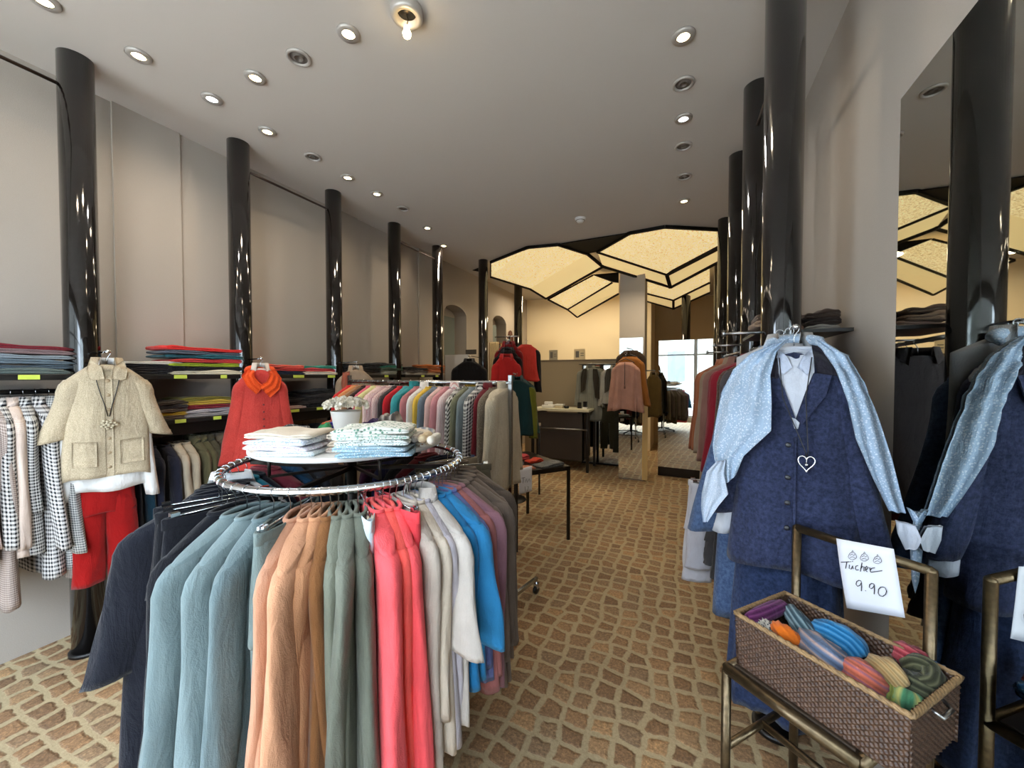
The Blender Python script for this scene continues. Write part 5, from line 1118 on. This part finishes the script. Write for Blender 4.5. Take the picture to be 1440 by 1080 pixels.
for (cx_,cy_) in ((1103,598),(1174,607),(1252,622)):
    st_.append([(cx_+24*math.cos(a)*(1+.12*math.sin(3*a)),cy_+22*math.sin(a)) for a in np.linspace(0,6.28,14)]); st_.append([(cx_-14,cy_-4),(cx_-2,cy_-12),(cx_+8,cy_-2),(cx_+14,cy_-10)]); st_.append([(cx_-16,cy_+10),(cx_,cy_+4),(cx_+16,cy_+12)]); st_.append([(cx_-4,cy_-22),(cx_,cy_-34),(cx_+6,cy_-24)])
sheet('price_sheet','white paper sheet reading 9.90 taped to the back rail of the chair',[onback(1176,757),onback(1257,772),onback(1273,869),onback(1191,855)],m_paper,strokes=[(Z6(s_),w_*(.55 if i>=16 else 1)) for i,s_ in enumerate(st_)])
# basket
BZ0=SZ+.006; BH=.158; C0=Vector((.150,1.338,0)); BU=(Vector((.446,1.083,0))-C0); BW=(Vector((.318,1.537,0))-C0); lu,lw=.395,.252; BU.normalize(); BW=Vector((-BU.y,BU.x,0))
bk=thing('wicker_basket','dark brown wicker basket with light rim, full of rolled scarves','basket',(C0.x,C0.y,BZ0),math.atan2(BU.y,BU.x))
def wick():
    t=NT('wicker_dark'); tc=t.n('ShaderNodeTexCoord'); n=t.n('ShaderNodeTexNoise',{'Vector':(tc,3),'Scale':120.,'Detail':3.}); t.base(t.ramp(n,[(.3,lin((46,29,20))),(.7,lin((88,62,44)))])); t.b.inputs['Roughness'].default_value=.45; return t.m
m_wk=wick()
def weave_wall(a,b,inn):   # a,b bottom corners in basket frame; leaning slightly outwards
    a=Vector(a);b=Vector(b); L=(b-a).length; d=(b-a)/L; n=Vector((d.y,-d.x,0)); nu=int(L/.0018); nv=60; V=[]
    for j in range(nv+1):
        for i in range(nu+1):
            u=i/nu*L; z=j/nv*BH; row=z/.0068; ph=math.pi*(math.floor(row)%2)
            disp=.0028*math.sin(math.pi*u/.0085+ph)*abs(math.sin(math.pi*row))**.5+.0012*abs(math.sin(math.pi*row))
            V.append(a+d*u+Vector((0,0,z))+n*(disp+(z/BH-1)*.008))
    Fc=[(j*(nu+1)+i,j*(nu+1)+i+1,(j+1)*(nu+1)+i+1,(j+1)*(nu+1)+i) for j in range(nv) for i in range(nu)]
    return V,Fc
cs=[(0,0,0),(lu,0,0),(lu,lw,0),(0,lw,0)]
for i in range(4):
    V,Fc=weave_wall(cs[i],cs[(i+1)%4],0); mobj('woven_wall',V,Fc,m_wk,bk)
    a=Vector(cs[i]);b=Vector(cs[(i+1)%4]);c=Vector((lu/2,lw/2,0)); k=.955
    V,Fc=weave_wall(tuple(c+(a-c)*k),tuple(c+(b-c)*k),0); mobj('inner_wall',V,Fc,m_wk,bk)
MB().box((.008,.008,.001),(lu-.008,lw-.008,.008)).o('base',m_wk,bk)
mb=MB(); rimm=plain('rim_rope',(140,112,76),.6,bump=.4,bscale=90,var=.3)
pts=[]; 
for i in range(4):
    a=Vector(cs[i]);b=Vector(cs[(i+1)%4])
    for k in range(40): 
        q=a.lerp(b,k/40); pts.append(Vector((min(max(q.x,.0),lu),q.y,BH)))
for tw in range(3):
    P=[]
    for i,p in enumerate(pts):
        w=2*math.pi*(i/6+tw/3); P.append(p+Vector((.0035*math.cos(w),.0035*math.cos(w)*.6,.0035*math.sin(w))))
    mb.tube(P,.0045,6,closed=True)
mb.o('rim',rimm,bk,True)
MB().tube([(lu-.002,lw*.38,BH-.02),(lu+.016,lw*.40,BH-.03),(lu+.016,lw*.60,BH-.03),(lu-.002,lw*.62,BH-.02)],.0045,8).o('handle',m_steel,bk,True)
folded('mauve grey folded scarf filling the bottom of the basket',tuple(C0+BU*lu*.5+BW*lw*.5+Vector((0,0,BZ0+.009))),lu*.9,lw*.88,.075,cloth((120,96,104),'thin',(170,150,150)),math.atan2(BU.y,BU.x),400,layers=3,kind='folded_scarf',cat='scarf')
SCZ=BZ0+.082
def bag(x,y,zoff=0.): return Vector(at(x,y,Z=SCZ+.03+zoff))
def swirl(kind,lab,P,r,mt,tw=3.,lob=5,amp=.18,grp=None,n=22):
    P=[Vector(p) for p in P]; Q=[]
    for i in range(len(P)-1):
        p0=P[max(i-1,0)];p1=P[i];p2=P[i+1];p3=P[min(i+2,len(P)-1)]
        for k in range(8):
            t=k/8; Q.append(.5*((2*p1)+(p2-p0)*t+(2*p0-5*p1+4*p2-p3)*t*t+(3*p1-p0-3*p2+p3)*t**3))
    Q.append(P[-1]); m=len(Q); rr=[(r[0]+(r[1]-r[0])*i/(m-1) if hasattr(r,'__len__') else r)*(.35+.65*math.sin(math.pi*min(1,max(0,(i+.9)/(m+.8))))**.45) for i in range(m)]
    mb=MB().tube(Q,rr,n)
    for i in range(m):
        for k in range(n):
            v=Vector(mb.V[i*n+k]); w=2*math.pi*k/n; f=1+amp*math.sin(lob*w+tw*2*math.pi*i/m)+amp*.4*math.sin((lob*2+1)*w-2*i*.5); mb.V[i*n+k]=tuple(Q[i]+(v-Q[i])*f)
    o=Q[0].copy(); mb.V=[tuple(Vector(v)-o) for v in mb.V]
    ob=mb.o(kind,mt,None,True,loc=tuple(o)); return tag(ob,lab,'scarf',grp)
g_='rolled scarves in the basket'
st=lambda a,b,s=.5:cloth(a,'thin',b,s)
swirl('rolled_scarf','purple scarf roll lying over the left corner of the basket',[bag(1052,872,.03),bag(1075,862,.03),bag(1102,851,.03)],.024,st((98,40,92),(130,70,120)),1,4,.06,g_)
swirl('rolled_scarf','grey, black and white beaded scarf twist near the left corner',[bag(1058,884,.01),bag(1072,880,.015),bag(1086,888,.01)],.022,fl((46,60,66),(206,200,188),.5),6,6,.2,g_)
swirl('rolled_scarf','teal and grey folded scarf loop standing at the back left',[bag(1108,856,.01),bag(1118,868,.025),bag(1132,888,.015),bag(1140,900,0)],.026,st((66,92,104),(140,164,172)),1,7,.14,g_)
swirl('rolled_scarf','bright orange scarf near the left end of the basket',[bag(1090,880,.03),bag(1104,890,.035),bag(1122,903,.02)],.02,cloth((222,112,32)),3,6,.2,g_)
swirl('rolled_scarf','peach and pink striped scarf along the front left edge',[bag(1092,884,.0),bag(1104,893,.01),bag(1116,903,0)],.017,st((206,110,90),(232,180,140)),3,5,.14,g_)
swirl('rolled_scarf','orange scarf knot touching the bright blue scarf',[bag(1126,898,.02),bag(1136,904,.025),bag(1144,912,.01)],.017,cloth((230,126,60)),3,5,.2,g_)
swirl('folded_scarf_fan','bright blue pleated scarf fanned in the middle of the basket',[bag(1148,884,.015),bag(1172,892,.03),bag(1196,908,.02),bag(1208,926,0)],.036,st((40,126,186),(90,160,206)),.5,9,.09,g_)
swirl('rolled_scarf','grey, orange and blue striped scarf bundle in the middle',[bag(1130,896,.01),bag(1150,912,.03),bag(1172,930,.03),bag(1186,942,.0)],.037,st((96,112,138),(184,156,144),.8),2,6,.1,g_)
swirl('rolled_scarf','violet blue scarf end along the front edge of the basket',[bag(1136,918,-.015),bag(1154,930,-.01),bag(1172,940,-.015)],.03,st((84,98,150),(150,130,150)),2,5,.12,g_)
swirl('rolled_scarf','red coral scarf end peeking at the front edge',[bag(1118,904,.0),bag(1130,911,0)],.014,cloth((206,80,64)),2,5,.2,g_)
swirl('rolled_scarf','salmon and mauve striped scarf roll right of the middle',[bag(1190,938,.01),bag(1212,952,.03),bag(1236,970,.01)],.036,st((196,104,80),(140,92,110),.7),1.5,6,.1,g_)
swirl('rolled_scarf','cream and beige scarf in the right half of the basket',[bag(1230,936,.0),bag(1250,948,.025),bag(1262,964,.01)],.034,st((206,176,124),(176,140,90)),1,6,.12,g_)
swirl('rolled_scarf','rose red scarf roll at the back right of the basket',[bag(1262,914,.02),bag(1280,924,.03),bag(1304,940,.015)],.03,st((160,60,70),(196,100,104)),2,7,.12,g_)
swirl('rolled_scarf','olive green scarf coiled at the right end of the basket',[bag(1272,938,.02),bag(1290,932,.045),bag(1310,944,.04),bag(1308,962,.03),bag(1284,960,.03)],.021,st((64,66,48),(104,104,78)),2,5,.14,g_)
swirl('rolled_scarf','long olive scarf fold beside the coiled one',[bag(1276,952,.01),bag(1292,966,.02),bag(1314,976,.01)],.026,st((56,58,44),(96,98,74)),1,6,.14,g_)
swirl('rolled_scarf','blue scarf roll in the right corner of the basket',[bag(1304,940,.01),bag(1318,946,.02),bag(1330,956,.01)],.023,st((46,110,168),(100,150,196)),2,6,.14,g_)
def knot(lab,c,r,mt):
    N=40; M=24; V=[]
    for i in range(M+1):
        ph=math.pi*i/M
        for k in range(N):
            th=2*math.pi*k/N; f=1+.10*math.sin(7*th+2*ph)+.03*math.sin(15*th); V.append((r*math.sin(ph)*math.cos(th)*f,r*math.sin(ph)*math.sin(th)*f,r*.8*(math.cos(ph)-.35*math.exp(-(ph/.35)**2))))
    Fc=[(i*N+k,(i+1)*N+k,(i+1)*N+(k+1)%N,i*N+(k+1)%N) for i in range(M) for k in range(N)]
    U_=[(k/N*.2,i/M*.1) for i in range(M+1) for k in range(N)]
    return tag(mobj('knotted_scarf',V,Fc,mt,None,U_,loc=tuple(c),rot=(R(-25),R(15),0)),lab,'scarf',g_)
knot('green and yellow tied scarf bun at the front right corner',bag(1276,984,-.002),.034,st((86,150,110),(206,200,120),1.2))
knot('yellow green tied scarf bun left of the larger green one',bag(1250,972,.0),.028,st((170,176,90),(100,150,110),1.0))
# low rail with white and charcoal trousers under the denim coat
t=thing('low_rail','low steel rail between right columns behind the denim coat','clothes rail',(.2,2.04,0))
MB().tube([(0,0,1.02),(0,.66,1.02)],.009,10).o('tube',m_steel,t,True)
for y,q in ((0,(.11,-.03)),(.66,(.12,.03))): MB().tube([(0,y,1.02),(q[0],y+q[1],1.02)],.009,10).o('bracket',m_steel,t,True)
for y,desc,c,L,dx in ((2.40,'white trousers with long hem, rearmost below the denim coat',(206,208,220),.60,-.04),(2.34,'white trousers, shorter pair below the denim coat',(196,198,212),.50,-.03),(2.26,'charcoal trousers in front of the white ones',(62,62,66),.42,.06),(2.18,'dark grey trousers close to the denim coat hem',(54,54,58),.46,.09)):
    garment('trousers',desc,(.2+dx,y,1.034),R(3),cloth(c),collar='waist',L=L,hw=.14,tk=.03,tkh=.034,legw=.52,hlabel='clip hanger of the '+desc[:45])
